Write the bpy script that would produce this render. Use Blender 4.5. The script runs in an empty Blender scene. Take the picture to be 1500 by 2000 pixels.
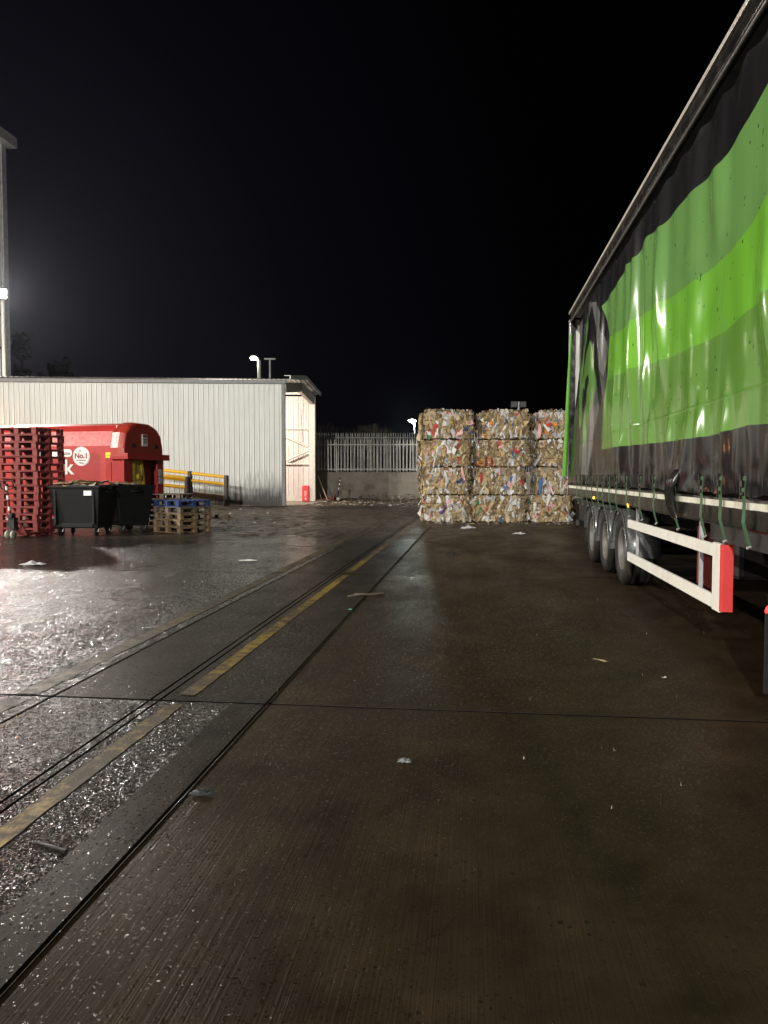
import bpy, bmesh, math, random
from mathutils import Vector, Matrix, noise
R = math.radians
rnd = random.Random(7)
sc = bpy.context.scene
col = sc.collection

# ---------------------------------------------------------------- camera
YAW, PITCH, CAMH, F = R(6.84), R(2.67), 1.5, 1500.0
cam_d = bpy.data.cameras.new("camera"); cam = bpy.data.objects.new("camera", cam_d); col.objects.link(cam)
cam_d.sensor_fit = 'VERTICAL'; cam_d.sensor_height = 36; cam_d.lens = 27.0
cam_d.clip_start = .05; cam_d.clip_end = 3000
cam.location = (0, 0, CAMH); cam.rotation_euler = (R(90) - PITCH, 0, YAW)
sc.camera = cam

# ---------------------------------------------------------------- world (night)
w = bpy.data.worlds.new("World"); sc.world = w; w.use_nodes = True
nt = w.node_tree; bg = nt.nodes['Background']
tc = nt.nodes.new('ShaderNodeTexCoord'); dot = nt.nodes.new('ShaderNodeVectorMath'); dot.operation = 'DOT_PRODUCT'
dot.inputs[1].default_value = Vector((-.62, .77, .12)).normalized()
nt.links.new(tc.outputs['Generated'], dot.inputs[0])
rp = nt.nodes.new('ShaderNodeValToRGB'); rp.color_ramp.elements[0].position = .72; rp.color_ramp.elements[0].color = (.00012, .00016, .0002, 1)
rp.color_ramp.elements[1].position = 1.0; rp.color_ramp.elements[1].color = (.0046, .0042, .0068, 1)
e = rp.color_ramp.elements.new(.9); e.color = (.0013, .0012, .0024, 1)
nt.links.new(dot.outputs['Value'], rp.inputs[0]); nt.links.new(rp.outputs[0], bg.inputs[0]); bg.inputs[1].default_value = 1.0
sc.view_settings.view_transform = 'Standard'; sc.view_settings.look = 'None'; sc.view_settings.gamma = 1
sc.view_settings.exposure = 0.45
sc.cycles.sample_clamp_indirect = 4; sc.cycles.max_bounces = 6

# ---------------------------------------------------------------- lamps of the yard and added warm lamps (fittings are modelled further down)
def area(name, loc, target, size, power, color, spread=180):
    l = bpy.data.lights.new(name, 'AREA'); l.shape = 'RECTANGLE'; l.size, l.size_y = size
    l.energy = power; l.color = color; l.spread = R(spread)
    o = bpy.data.objects.new(name, l); col.objects.link(o); o.location = loc
    o.rotation_euler = (Vector(target) - Vector(loc)).to_track_quat('-Z', 'Y').to_euler()
    return o
WX = -25.25                                     # face of the tall warehouse wall
FLOODS = [(WX + .62, 37.75, 11.0, 2150, (1, .93, .86), (-4, 10, 0)),
          (WX + .75, 9.0, 11.4, 4300, (1, .95, .86), (0, 22, 1)),
          (WX + .75, -18.0, 11.4, 4500, (1, .97, .92), (-4, 26, 1)),
          (-3.5, -24.0, 10.6, 8200, (1, .97, .92), (-2, 30, 1))]
for x, y, z, p, c, t in FLOODS: area("floodlight_light", (x, y, z), t, (.55, .38), p, c)
ADDED_WARM = [(WX + .35, 27.0, 2.9), (WX + .35, 34.5, 2.9)]  # unseen orange lamps, added for warm reflections low on the trailer curtain
for p in ADDED_WARM: area("bulkhead_light", (p[0] + .2, p[1], p[2]), (0, p[1] - 4, 1), (.5, .9), 210, (1, .42, .16))

# ---------------------------------------------------------------- geometry helpers
def cw(cx, cz):
    return (cx * math.cos(YAW) - cz * math.sin(YAW), cx * math.sin(YAW) + cz * math.cos(YAW))
def ray(px, py):
    u, v = (px - 750) / F, (1000 - py) / F
    return u, math.cos(PITCH) + v * math.sin(PITCH), -math.sin(PITCH) + v * math.cos(PITCH)
def at(px, py, d):
    u, hf, vt = ray(px, py); t = d / hf; x, y = cw(u * t, d); return Vector((x, y, CAMH + vt * t))
def gr(px, py):
    u, hf, vt = ray(px, py); t = -CAMH / vt; x, y = cw(u * t, hf * t); return Vector((x, y, 0))
def side(px, py, X=1.97):
    u, hf, vt = ray(px, py); dx = u * math.cos(YAW) - hf * math.sin(YAW); t = X / dx
    return (u * math.sin(YAW) + hf * math.cos(YAW)) * t, CAMH + vt * t

class MB:
    def __init__(s): s.v = []; s.f = []; s.m = []; s.sm = []
    def add(s, vs, fs, mi=0, M=None, smooth=False):
        n = len(s.v)
        for p in vs: s.v.append(tuple(M @ Vector(p)) if M is not None else tuple(p))
        for f in fs: s.f.append([n + i for i in f]); s.m.append(mi); s.sm.append(smooth)
        return s
    def box(s, a, b, mi=0, M=None):
        x0, y0, z0 = a; x1, y1, z1 = b
        x0, x1 = sorted((x0, x1)); y0, y1 = sorted((y0, y1)); z0, z1 = sorted((z0, z1))
        v = [(x0, y0, z0), (x1, y0, z0), (x1, y1, z0), (x0, y1, z0), (x0, y0, z1), (x1, y0, z1), (x1, y1, z1), (x0, y1, z1)]
        return s.add(v, [(0, 3, 2, 1), (4, 5, 6, 7), (0, 1, 5, 4), (1, 2, 6, 5), (2, 3, 7, 6), (3, 0, 4, 7)], mi, M)
    def bar(s, p, q, w_, h_, mi=0, up=(0, 0, 1)):
        p, q = Vector(p), Vector(q); d = (q - p); L = d.length; d.normalize()
        u = Vector(up)
        if abs(d.dot(u)) > .98: u = Vector((1, 0, 0))
        sdir = d.cross(u).normalized(); u = sdir.cross(d)
        M = Matrix((sdir, d, u)).transposed().to_4x4(); M.translation = p
        return s.box((-w_ / 2, 0, -h_ / 2), (w_ / 2, L, h_ / 2), mi, M)
    def tube(s, pts, r, n=10, mi=0, cap=True):
        pts = [Vector(p) for p in pts]; rs = r if isinstance(r, (list, tuple)) else [r] * len(pts)
        V, Fc = [], []
        ref = None
        for i, p in enumerate(pts):
            d = (pts[min(i + 1, len(pts) - 1)] - pts[max(i - 1, 0)]).normalized()
            if ref is None or abs(ref.dot(d)) > .95: ref = Vector((0, 0, 1)) if abs(d.z) < .9 else Vector((1, 0, 0))
            a = d.cross(ref).normalized(); b = d.cross(a)
            for k in range(n):
                t = 2 * math.pi * k / n; V.append(p + (a * math.cos(t) + b * math.sin(t)) * rs[i])
        for i in range(len(pts) - 1):
            for k in range(n):
                Fc.append((i * n + k, i * n + (k + 1) % n, (i + 1) * n + (k + 1) % n, (i + 1) * n + k))
        s.add(V, Fc, mi, None, True)
        if cap:
            s.add(V[:n], [tuple(range(n))], mi); s.add(V[-n:], [tuple(reversed(range(n)))], mi)
        return s
    def prism(s, prof, axis, a, b, mi=0, M=None, smooth=False, caps=True):
        n = len(prof)
        def P(u, v, t): return {'x': (t, u, v), 'y': (u, t, v), 'z': (u, v, t)}[axis]
        V = [P(u, v, a) for u, v in prof] + [P(u, v, b) for u, v in prof]
        s.add(V, [(i, (i + 1) % n, n + (i + 1) % n, n + i) for i in range(n)], mi, M, smooth)
        if caps: s.add(V, [tuple(range(n)), tuple(reversed(range(n, 2 * n)))], mi, M)
        return s
    def lathe(s, prof, n=32, mi=0, M=None, smooth=True):   # prof (r, h), axis = local x
        V, Fc = [], []
        for k in range(n):
            t = 2 * math.pi * k / n
            for r, h in prof: V.append((h, r * math.cos(t), r * math.sin(t)))
        m = len(prof)
        for k in range(n):
            for i in range(m - 1):
                Fc.append((k * m + i, k * m + i + 1, ((k + 1) % n) * m + i + 1, ((k + 1) % n) * m + i))
        return s.add(V, Fc, mi, M, smooth)
    def build(s, name, mats, parent=None, bevel=0, loc=None, rz=0):
        me = bpy.data.meshes.new(name); me.from_pydata(s.v, [], s.f)
        if not isinstance(mats, (list, tuple)): mats = [mats]
        for m_ in mats: me.materials.append(m_)
        me.polygons.foreach_set('material_index', s.m); me.polygons.foreach_set('use_smooth', s.sm)
        bm = bmesh.new(); bm.from_mesh(me); bmesh.ops.recalc_face_normals(bm, faces=bm.faces) if len(s.f) < 60000 else None
        bm.to_mesh(me); bm.free(); me.update()
        o = bpy.data.objects.new(name, me); col.objects.link(o)
        if parent: o.parent = parent
        if loc: o.location = loc
        if rz: o.rotation_euler = (0, 0, rz)
        if bevel:
            b = o.modifiers.new('bevel', 'BEVEL'); b.width = bevel; b.segments = 2; b.limit_method = 'ANGLE'; b.angle_limit = R(40)
            b.harden_normals = False
        return o
def tag(o, label=None, cat=None, group=None, kind=None):
    if label: o['label'] = label
    if cat: o['category'] = cat
    if group: o['group'] = group
    if kind: o['kind'] = kind
    return o
def thing(name, label, cat, loc=(0, 0, 0), rz=0, group=None):
    o = bpy.data.objects.new(name, None); col.objects.link(o); o.location = loc; o.rotation_euler = (0, 0, rz)
    o.empty_display_size = .2
    return tag(o, label, cat, group)
def copy_tree(o, parent=None):
    c = o.copy(); col.objects.link(c)
    if parent: c.parent = parent
    for ch in list(o.children): copy_tree(ch, c)
    return c

# ---------------------------------------------------------------- materials
def nodes(name):
    m = bpy.data.materials.new(name); m.use_nodes = True
    return m, m.node_tree, m.node_tree.nodes['Principled BSDF']
def N(t, ty, **kw):
    n = t.nodes.new(ty)
    for k, v in kw.items():
        if k == 'inp':
            for a, b in v.items():
                if hasattr(b, 'is_output'): t.links.new(b, n.inputs[a])
                else: n.inputs[a].default_value = b
        else: setattr(n, k, v)
    return n
def math_(t, op, a, b=None, clamp=False):
    n = t.nodes.new('ShaderNodeMath'); n.operation = op; n.use_clamp = clamp
    for i, x in enumerate([a, b]):
        if x is None: continue
        if hasattr(x, 'is_output'): t.links.new(x, n.inputs[i])
        else: n.inputs[i].default_value = x
    return n.outputs[0]
def mixc(t, f, a, b):
    n = t.nodes.new('ShaderNodeMix'); n.data_type = 'RGBA'
    for i, x in ((0, f), (6, a), (7, b)):
        if hasattr(x, 'is_output'): t.links.new(x, n.inputs[i])
        elif i == 0: n.inputs[0].default_value = x
        else: n.inputs[i].default_value = (*x, 1) if len(x) == 3 else x
    return n.outputs[2]
def coords(t, scale=(1, 1, 1), kind='Object'):
    tcn = t.nodes.new('ShaderNodeTexCoord'); mp = t.nodes.new('ShaderNodeMapping'); mp.inputs['Scale'].default_value = scale
    t.links.new(tcn.outputs[kind], mp.inputs[0]); return mp.outputs[0]
def noise_(t, vec, scale, detail=4, rough=.55):
    n = t.nodes.new('ShaderNodeTexNoise'); t.links.new(vec, n.inputs['Vector'])
    n.inputs['Scale'].default_value = scale; n.inputs['Detail'].default_value = detail; n.inputs['Roughness'].default_value = rough
    return n.outputs['Fac']
def ramp(t, f, a, b, lo=0., hi=1.):
    n = t.nodes.new('ShaderNodeMapRange'); n.clamp = True
    t.links.new(f, n.inputs[0]); n.inputs[1].default_value = a; n.inputs[2].default_value = b
    n.inputs[3].default_value = lo; n.inputs[4].default_value = hi; return n.outputs[0]
def bump(t, bs, h, strength, dist=.01, prev=None):
    n = t.nodes.new('ShaderNodeBump'); n.inputs['Strength'].default_value = strength; n.inputs['Distance'].default_value = dist
    t.links.new(h, n.inputs['Height'])
    if prev is not None: t.links.new(prev, n.inputs['Normal'])
    if bs is not None: t.links.new(n.outputs[0], bs.inputs['Normal'])
    return n.outputs[0]
def mat(name, c, rough=.6, metal=0, var=.25, scale=6, b=.15, bs=40, dirt=None, dirt_amt=.5, stretch=(1, 1, 1)):
    m, t, p = nodes(name); v = coords(t, stretch)
    n1 = noise_(t, v, scale, 6, .65)
    dark = tuple(x * (1 - var) for x in c); lite = tuple(min(1, x * (1 + var)) for x in c)
    cc = mixc(t, ramp(t, n1, .3, .7), dark, lite)
    if dirt:
        n3 = noise_(t, v, scale * .6, 8, .7)
        cc = mixc(t, ramp(t, n3, .5, .68, 0, dirt_amt), cc, dirt)
    t.links.new(cc, p.inputs['Base Color']); p.inputs['Metallic'].default_value = metal
    n2 = noise_(t, v, bs, 4)
    t.links.new(ramp(t, n2, .25, .75, max(0, rough - .12), min(1, rough + .12)), p.inputs['Roughness'])
    if b: bump(t, p, n2, b, .005)
    return m
def emit(name, c, s):
    m, t, p = nodes(name); p.inputs['Base Color'].default_value = (*c, 1)
    p.inputs['Emission Color'].default_value = (*c, 1); p.inputs['Emission Strength'].default_value = s; return m

M_redpal = mat('red_painted_timber', (.17, .020, .016), .7, dirt=(.06, .018, .012), dirt_amt=.8, scale=3)
M_wood = mat('pallet_timber', (.17, .115, .06), .75, var=.4, dirt=(.10, .07, .04), scale=4, stretch=(1, 4, 4))
M_greywood = mat('weathered_timber', (.11, .08, .055), .75, var=.35, dirt=(.06, .04, .03), scale=4)
M_bluewood = mat('blue_painted_timber', (.012, .035, .13), .6, dirt=(.05, .05, .08), scale=3)
M_black = mat('black_plastic', (.0035, .004, .004), .55, var=.3, dirt=(.012, .011, .009), dirt_amt=.35, scale=3)
M_black.node_tree.nodes['Principled BSDF'].inputs['Specular IOR Level'].default_value = .25
M_rubber = mat('rubber', (.010, .0095, .009), .6, var=.3, dirt=(.06, .048, .035), dirt_amt=.6, scale=5)
M_rubber.node_tree.nodes['Principled BSDF'].inputs['Specular IOR Level'].default_value = .22
M_steel = mat('galvanised_steel', (.5, .5, .49), .45, .6, dirt=(.2, .17, .13))
M_darksteel = mat('dark_painted_steel', (.015, .014, .014), .5, .0, dirt=(.04, .03, .022))
M_chassis = mat('chassis_black', (.012, .011, .010), .5, dirt=(.035, .024, .017), dirt_amt=.7)
M_white = mat('white_paint', (.72, .70, .62), .45, var=.06, dirt=(.42, .38, .30), dirt_amt=.4)
M_trim = mat('grey_trim', (.34, .34, .34), .5, dirt=(.2, .19, .17))
M_yellow = mat('yellow_plastic', (.82, .46, .02), .35, var=.08, dirt=(.4, .24, .05), dirt_amt=.4)
M_cream = mat('cream_sheet', (.62, .55, .50), .5, var=.06, dirt=(.4, .33, .26), dirt_amt=.3)
M_creamsteel = mat('pale_steel', (.62, .58, .50), .5, var=.08, dirt=(.35, .3, .23), dirt_amt=.4)
M_red = mat('red_enamel', (.62, .02, .018), .35, var=.08)
M_redtrim = mat('red_reflector', (.50, .03, .026), .4, var=.05)
M_card = mat('cardboard', (.34, .25, .13), .85, var=.3, scale=9, bs=60, b=.3, dirt=(.2, .13, .07))
M_card2 = mat('cardboard_light', (.43, .335, .19), .85, var=.25, scale=9)
M_card3 = mat('cardboard_dark', (.21, .15, .078), .85, var=.3, scale=9)
M_paper = mat('white_paper', (.58, .57, .54), .7, var=.12, scale=12)
M_pgrey = mat('grey_paper', (.45, .45, .46), .7, var=.2, scale=12)
M_pred = mat('red_print', (.42, .05, .035), .6, var=.3)
M_pblue = mat('blue_print', (.06, .13, .34), .6, var=.3)
M_pyel = mat('yellow_print', (.52, .36, .07), .6, var=.2)
M_pgrn = mat('green_print', (.06, .19, .075), .6, var=.3)
M_ppur = mat('purple_print', (.14, .05, .22), .6, var=.3)
M_ppink = mat('pink_print', (.65, .35, .33), .6, var=.2)
M_porg = mat('orange_print', (.7, .22, .04), .6, var=.2)
M_ink = mat('dark_ink', (.05, .03, .03), .6, var=0, b=0)
M_inkred = mat('maroon_ink', (.26, .015, .03), .6, var=0, b=0)
M_label = mat('label_white', (.74, .72, .66), .55, var=.04, b=0)
M_green_web = mat('green_webbing', (.03, .085, .03), .7, var=.25, bs=150, dirt=(.05, .07, .035))
M_amber = emit('amber_lens', (1, .42, .03), 9)
M_redlens = emit('red_lens', (1, .03, .025), 2.6)
M_lamp = emit('lamp_glass', (1, .97, .80), 60)
M_lampcool = emit('cool_lamp_glass', (.80, 1, .90), 60)
M_flood = emit('flood_glass', (1, .93, .82), 40)
M_addedwarm = emit('warm_lamp_glass', (1, .45, .16), 6)
M_bark = mat('bark', (.11, .085, .06), .9)
M_leaf = mat('foliage', (.03, .04, .022), .8, var=.4)
M_twig = mat('bare_twigs', (.035, .024, .012), .85)
M_lampgrey = mat('lamp_column_paint', (.55, .56, .52), .5)

def ground_mat():
    m, t, p = nodes('wet_yard_surface')
    v = coords(t); sep = t.nodes.new('ShaderNodeSeparateXYZ'); t.links.new(v, sep.inputs[0])
    X, Y = sep.outputs[0], sep.outputs[1]
    big = noise_(t, v, .35, 6, .6); mid = noise_(t, v, 2.2, 8, .65); fine = noise_(t, v, 28, 5, .7)
    # zones
    wob = math_(t, 'MULTIPLY', math_(t, 'SUBTRACT', noise_(t, v, 7, 3), .5), .03)
    Xw = math_(t, 'ADD', X, wob)
    asph_far = math_(t, 'MULTIPLY', math_(t, 'LESS_THAN', Xw, -2.88), math_(t, 'GREATER_THAN', Y, 4.87))
    asph_near = math_(t, 'MULTIPLY', math_(t, 'LESS_THAN', X, -1.60), math_(t, 'LESS_THAN', Y, 4.87))
    asph = math_(t, 'MAXIMUM', asph_far, asph_near)
    bed = math_(t, 'MULTIPLY', math_(t, 'LESS_THAN', X, -1.37), math_(t, 'SUBTRACT', 1., asph))   # smooth centre bay
    mudY = ramp(t, math_(t, 'ADD', Y, math_(t, 'MULTIPLY', math_(t, 'SUBTRACT', big, .5), 14)), 17, 24)
    mudX = ramp(t, math_(t, 'ADD', X, math_(t, 'MULTIPLY', math_(t, 'SUBTRACT', mid, .5), 3)), -2., 1.5, 1, .45)
    mud = math_(t, 'MULTIPLY', mudY, mudX)
    # colours
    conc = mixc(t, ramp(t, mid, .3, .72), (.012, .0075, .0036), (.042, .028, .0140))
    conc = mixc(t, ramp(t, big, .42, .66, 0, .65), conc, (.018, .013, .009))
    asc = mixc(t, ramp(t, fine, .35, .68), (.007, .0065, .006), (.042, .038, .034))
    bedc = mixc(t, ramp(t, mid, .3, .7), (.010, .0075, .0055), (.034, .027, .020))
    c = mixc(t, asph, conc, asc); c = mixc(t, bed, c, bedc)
    mudc = mixc(t, ramp(t, noise_(t, v, 5, 8, .7), .35, .65), (.03, .022, .014), (.15, .12, .085))
    c = mixc(t, mud, c, mudc)
    # stains, pits
    pv_ = t.nodes.new('ShaderNodeTexVoronoi'); t.links.new(v, pv_.inputs['Vector']); pv_.inputs['Scale'].default_value = 34; pv_.inputs['Randomness'].default_value = 1
    psep = t.nodes.new('ShaderNodeSeparateColor'); t.links.new(pv_.outputs['Color'], psep.inputs[0])
    psz = math_(t, 'MULTIPLY', math_(t, 'POWER', psep.outputs[0], 3.), .42)
    pits = math_(t, 'MULTIPLY', math_(t, 'MULTIPLY', math_(t, 'SUBTRACT', math_(t, 'ADD', psz, math_(t, 'MULTIPLY', fine, .12)), pv_.outputs['Distance']), 7., True), ramp(t, mid, .44, .60))
    gv = t.nodes.new('ShaderNodeTexVoronoi'); t.links.new(v, gv.inputs['Vector']); gv.inputs['Scale'].default_value = 120
    gsep = t.nodes.new('ShaderNodeSeparateColor'); t.links.new(gv.outputs['Color'], gsep.inputs[0])
    sparse = math_(t, 'GREATER_THAN', gsep.outputs[0], .86)
    # tyre tracks
    wobt = math_(t, 'MULTIPLY', math_(t, 'SUBTRACT', noise_(t, v, 1.1, 5), .5), .5)
    tr = None
    for x0, kk, wd_, st in ((.97, -.165, .16, .8), (1.62, -.10, .13, .5), (-.62, -.01, .22, .55), (.10, .03, .2, .4)):
        dd = math_(t, 'ABSOLUTE', math_(t, 'SUBTRACT', math_(t, 'ADD', X, wobt), math_(t, 'ADD', x0, math_(t, 'MULTIPLY', Y, kk))))
        q_ = math_(t, 'MULTIPLY', math_(t, 'SUBTRACT', 1., math_(t, 'DIVIDE', dd, wd_), True), st); tr = q_ if tr is None else math_(t, 'MAXIMUM', tr, q_)
    tr = math_(t, 'MULTIPLY', tr, ramp(t, noise_(t, v, 6, 6, .7), .35, .6))
    c = mixc(t, tr, c, (.010, .0075, .005))
    jm = None
    for jy in (4.87, 11.6, 18.3, 25.0, -1.9):
        q_ = math_(t, 'LESS_THAN', math_(t, 'ABSOLUTE', math_(t, 'SUBTRACT', Y, jy)), .0165); jm = q_ if jm is None else math_(t, 'MAXIMUM', jm, q_)
    for jx in (-2.10, -2.165, -2.86):
        jm = math_(t, 'MAXIMUM', jm, math_(t, 'LESS_THAN', math_(t, 'ABSOLUTE', math_(t, 'SUBTRACT', X, jx)), .009))
    c = mixc(t, math_(t, 'MULTIPLY', pits, .85), c, (.004, .003, .002))
    vs = coords(t, (9, .5, 1)); streak = noise_(t, vs, 1.0, 5, .7)
    c = mixc(t, ramp(t, streak, .52, .70, 0, .45), c, (.014, .010, .007))
    c = mixc(t, jm, c, (.004, .0035, .003))
    t.links.new(c, p.inputs['Base Color'])
    # roughness
    wet = ramp(t, noise_(t, coords(t, (1, .45, 1)), .9, 7, .62), .36, .66)
    rc = math_(t, 'ADD', math_(t, 'MULTIPLY', wet, .28), .34)
    ra = math_(t, 'ADD', math_(t, 'MULTIPLY', wet, .16), .17)
    rr = N(t, 'ShaderNodeMix', data_type='FLOAT'); t.links.new(asph, rr.inputs[0]); t.links.new(rc, rr.inputs[2]); t.links.new(ra, rr.inputs[3])
    r2 = N(t, 'ShaderNodeMix', data_type='FLOAT'); t.links.new(mud, r2.inputs[0]); t.links.new(rr.outputs[0], r2.inputs[2])
    t.links.new(ramp(t, mid, .4, .62, .28, .75), r2.inputs[3])
    spk = math_(t, 'ADD', math_(t, 'MULTIPLY', sparse, .30), math_(t, 'MULTIPLY', tr, .14))
    rfin = math_(t, 'MAXIMUM', math_(t, 'SUBTRACT', r2.outputs[0], spk), .1)
    t.links.new(math_(t, 'MAXIMUM', rfin, jm), p.inputs['Roughness'])
    sl = math_(t, 'ADD', math_(t, 'MULTIPLY', asph_far, .07), .11); t.links.new(math_(t, 'MULTIPLY', sl, math_(t, 'SUBTRACT', 1., jm)), p.inputs['Specular IOR Level'])
    # aggregate: every stone a small facet of its own tilt, wet and shiny; brushed lines on the concrete; lumps in the mud
    def facets(scale, amp):
        vo = t.nodes.new('ShaderNodeTexVoronoi'); t.links.new(coords(t, scale), vo.inputs['Vector']); vo.inputs['Scale'].default_value = 1
        a = t.nodes.new('ShaderNodeVectorMath'); a.operation = 'SUBTRACT'; t.links.new(vo.outputs['Color'], a.inputs[0]); a.inputs[1].default_value = (.5, .5, .5)
        b = t.nodes.new('ShaderNodeVectorMath'); b.operation = 'MULTIPLY'; t.links.new(a.outputs[0], b.inputs[0]); b.inputs[1].default_value = (amp, amp, 0)
        return b.outputs[0]
    def vadd(a, b):
        n = t.nodes.new('ShaderNodeVectorMath'); n.operation = 'ADD'; t.links.new(a, n.inputs[0]); t.links.new(b, n.inputs[1]); return n.outputs[0]
    def vscale(a, f):
        n = t.nodes.new('ShaderNodeVectorMath'); n.operation = 'SCALE'; t.links.new(a, n.inputs[0]); t.links.new(f, n.inputs['Scale']); return n.outputs[0]
    fn = vadd(facets((190, 150, 1), .74), facets((60, 40, 1), .26)); ff = vadd(facets((80, 40, 1), .60), facets((190, 150, 1), .45))
    far = ramp(t, Y, 4.6, 5.2)
    fac = vadd(vscale(fn, math_(t, 'SUBTRACT', 1., far)), vscale(ff, far))
    notmud = math_(t, 'SUBTRACT', 1., math_(t, 'MULTIPLY', mud, .8))
    k = math_(t, 'MULTIPLY', math_(t, 'MAXIMUM', math_(t, 'MULTIPLY', asph, ramp(t, mid, .25, .5, .45, 1.)), math_(t, 'MULTIPLY', sparse, .5)), notmud)
    br = noise_(t, coords(t, (120, 1.1, 1)), 1.0, 3, .6); br2 = noise_(t, coords(t, (38, .5, 1)), 1.0, 2, .5)
    brs = math_(t, 'MULTIPLY', math_(t, 'ADD', br, math_(t, 'MULTIPLY', br2, .8)), math_(t, 'SUBTRACT', 1., math_(t, 'MAXIMUM', asph, math_(t, 'MULTIPLY', bed, .7))))
    b1 = bump(t, None, brs, .42, .006)
    b3 = bump(t, None, math_(t, 'MULTIPLY', pits, -1.), .4, .006, b1)
    ml = math_(t, 'MULTIPLY', noise_(t, coords(t, (1, 2.2, 1)), 3.2, 9, .68), mud)
    b4 = bump(t, None, ml, 1., .16, b3)
    b5 = bump(t, None, math_(t, 'ADD', mid, math_(t, 'MULTIPLY', fine, .05)), .12, .02, b4)
    nn = t.nodes.new('ShaderNodeVectorMath'); nn.operation = 'NORMALIZE'; t.links.new(vadd(b5, vscale(fac, k)), nn.inputs[0])
    t.links.new(nn.outputs[0], p.inputs['Normal'])
    return m
M_ground = ground_mat()

# ---------------------------------------------------------------- the ground: one sheet with real joints between the bays
JX = [(-1.367, .020, .016), (-2.10, .012, .010), (-2.165, .015, .012), (-2.86, .024, .018), (-7.5, .03, .02), (5.1, .03, .02)]
JY = [(4.87, .034, .020), (11.6, .026, .016), (18.3, .026, .014), (-1.9, .03, .02), (25.0, .026, .012)]
def lines(js, lo, hi):
    s = {}
    for j, w_, d_ in js:
        s[j - w_ * 1.1] = 0; s[j - w_ * .5] = 0.0; s[j - w_ * .3] = d_; s[j + w_ * .3] = d_; s[j + w_ * .5] = 0; s[j + w_ * 1.1] = 0
    x = lo
    while x <= hi:
        if all(abs(x - j) > .12 for j, _, _ in js): s.setdefault(float(x), 0)
        x += 1.0
    if js is JX: s[-1.367 + .013] = -.001; s[-1.367 + .019] = -.007; s[-1.367 + .027] = -.005; s[-1.367 + .036] = 0
    for e_ in (-900, -300, -120, 120, 300, 900): s[e_] = 0
    return sorted(s.items())
xs, ys = lines(JX, -40, 30), lines(JY, -12, 60)
g = MB()
V = []
for yv, dy in ys:
    for xv, dx in xs:
        amp = 0
        if -.9 < xv < 60 and dx: pass
        d_ = dx if dx < 0 else max(dx if yv < 22 else 0, dy if -22 < xv < 14 else 0)
        V.append((xv, yv, -d_))
nx = len(xs)
g.add(V, [(j * nx + i, j * nx + i + 1, (j + 1) * nx + i + 1, (j + 1) * nx + i) for j in range(len(ys) - 1) for i in range(nx - 1)])
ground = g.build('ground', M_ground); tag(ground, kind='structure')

def paint_mat(name, c, worn, thr):
    m, t, p = nodes(name); v = coords(t)
    n1 = noise_(t, v, 9, 8, .7); n2 = noise_(t, v, .7, 3, .5)
    wv = t.nodes.new('ShaderNodeTexNoise'); t.links.new(coords(t, (1, 5, 1)), wv.inputs['Vector']); wv.inputs['Scale'].default_value = 6; wv.inputs['Detail'].default_value = 6
    f = math_(t, 'ADD', math_(t, 'MULTIPLY', n1, .6), math_(t, 'MULTIPLY', n2, .4))
    k = ramp(t, f, thr, thr + .1, 0, .9)
    cc = mixc(t, ramp(t, wv.outputs['Fac'], .3, .7), tuple(x * .6 for x in c), c)
    cc = mixc(t, k, cc, worn); t.links.new(cc, p.inputs['Base Color'])
    t.links.new(ramp(t, n1, .3, .7, .38, .62), p.inputs['Roughness'])
    p.inputs['Specular IOR Level'].default_value = .22; bump(t, p, noise_(t, v, 60, 4), .6, .01); return m
M_yline = paint_mat('worn_yellow_line_paint', (.24, .155, .016), (.030, .024, .015), .435)
M_pline = paint_mat('worn_pale_line_paint', (.12, .085, .032), (.028, .023, .017), .42)
def stripe(x, w_, y0, y1, m, z=.004, curve=0):
    s = MB(); V = []; n = int((y1 - y0) / .12)
    gaps = [j for j, _, _ in JY]
    rows = []
    for i in range(n + 1):
        y = y0 + (y1 - y0) * i / n
        cxo = x + curve * max(0, y - 9) ** 2
        a = (rnd.random() - .5) * .012; b = (rnd.random() - .5) * .012
        rows.append(((cxo - w_ / 2 + a, y, z), (cxo + w_ / 2 + b, y, z)))
    for i in range(n):
        ym = (rows[i][0][1] + rows[i + 1][0][1]) / 2
        if any(abs(ym - j) < .08 for j in gaps): continue
        s.add([rows[i][0], rows[i][1], rows[i + 1][1], rows[i + 1][0]], [(0, 1, 2, 3)])
    return tag(s.build('road_marking', m), kind='structure')
stripe(-1.955, .112, .2, 23, M_yline)
stripe(-3.06, .15, .2, 22, M_pline)

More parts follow.
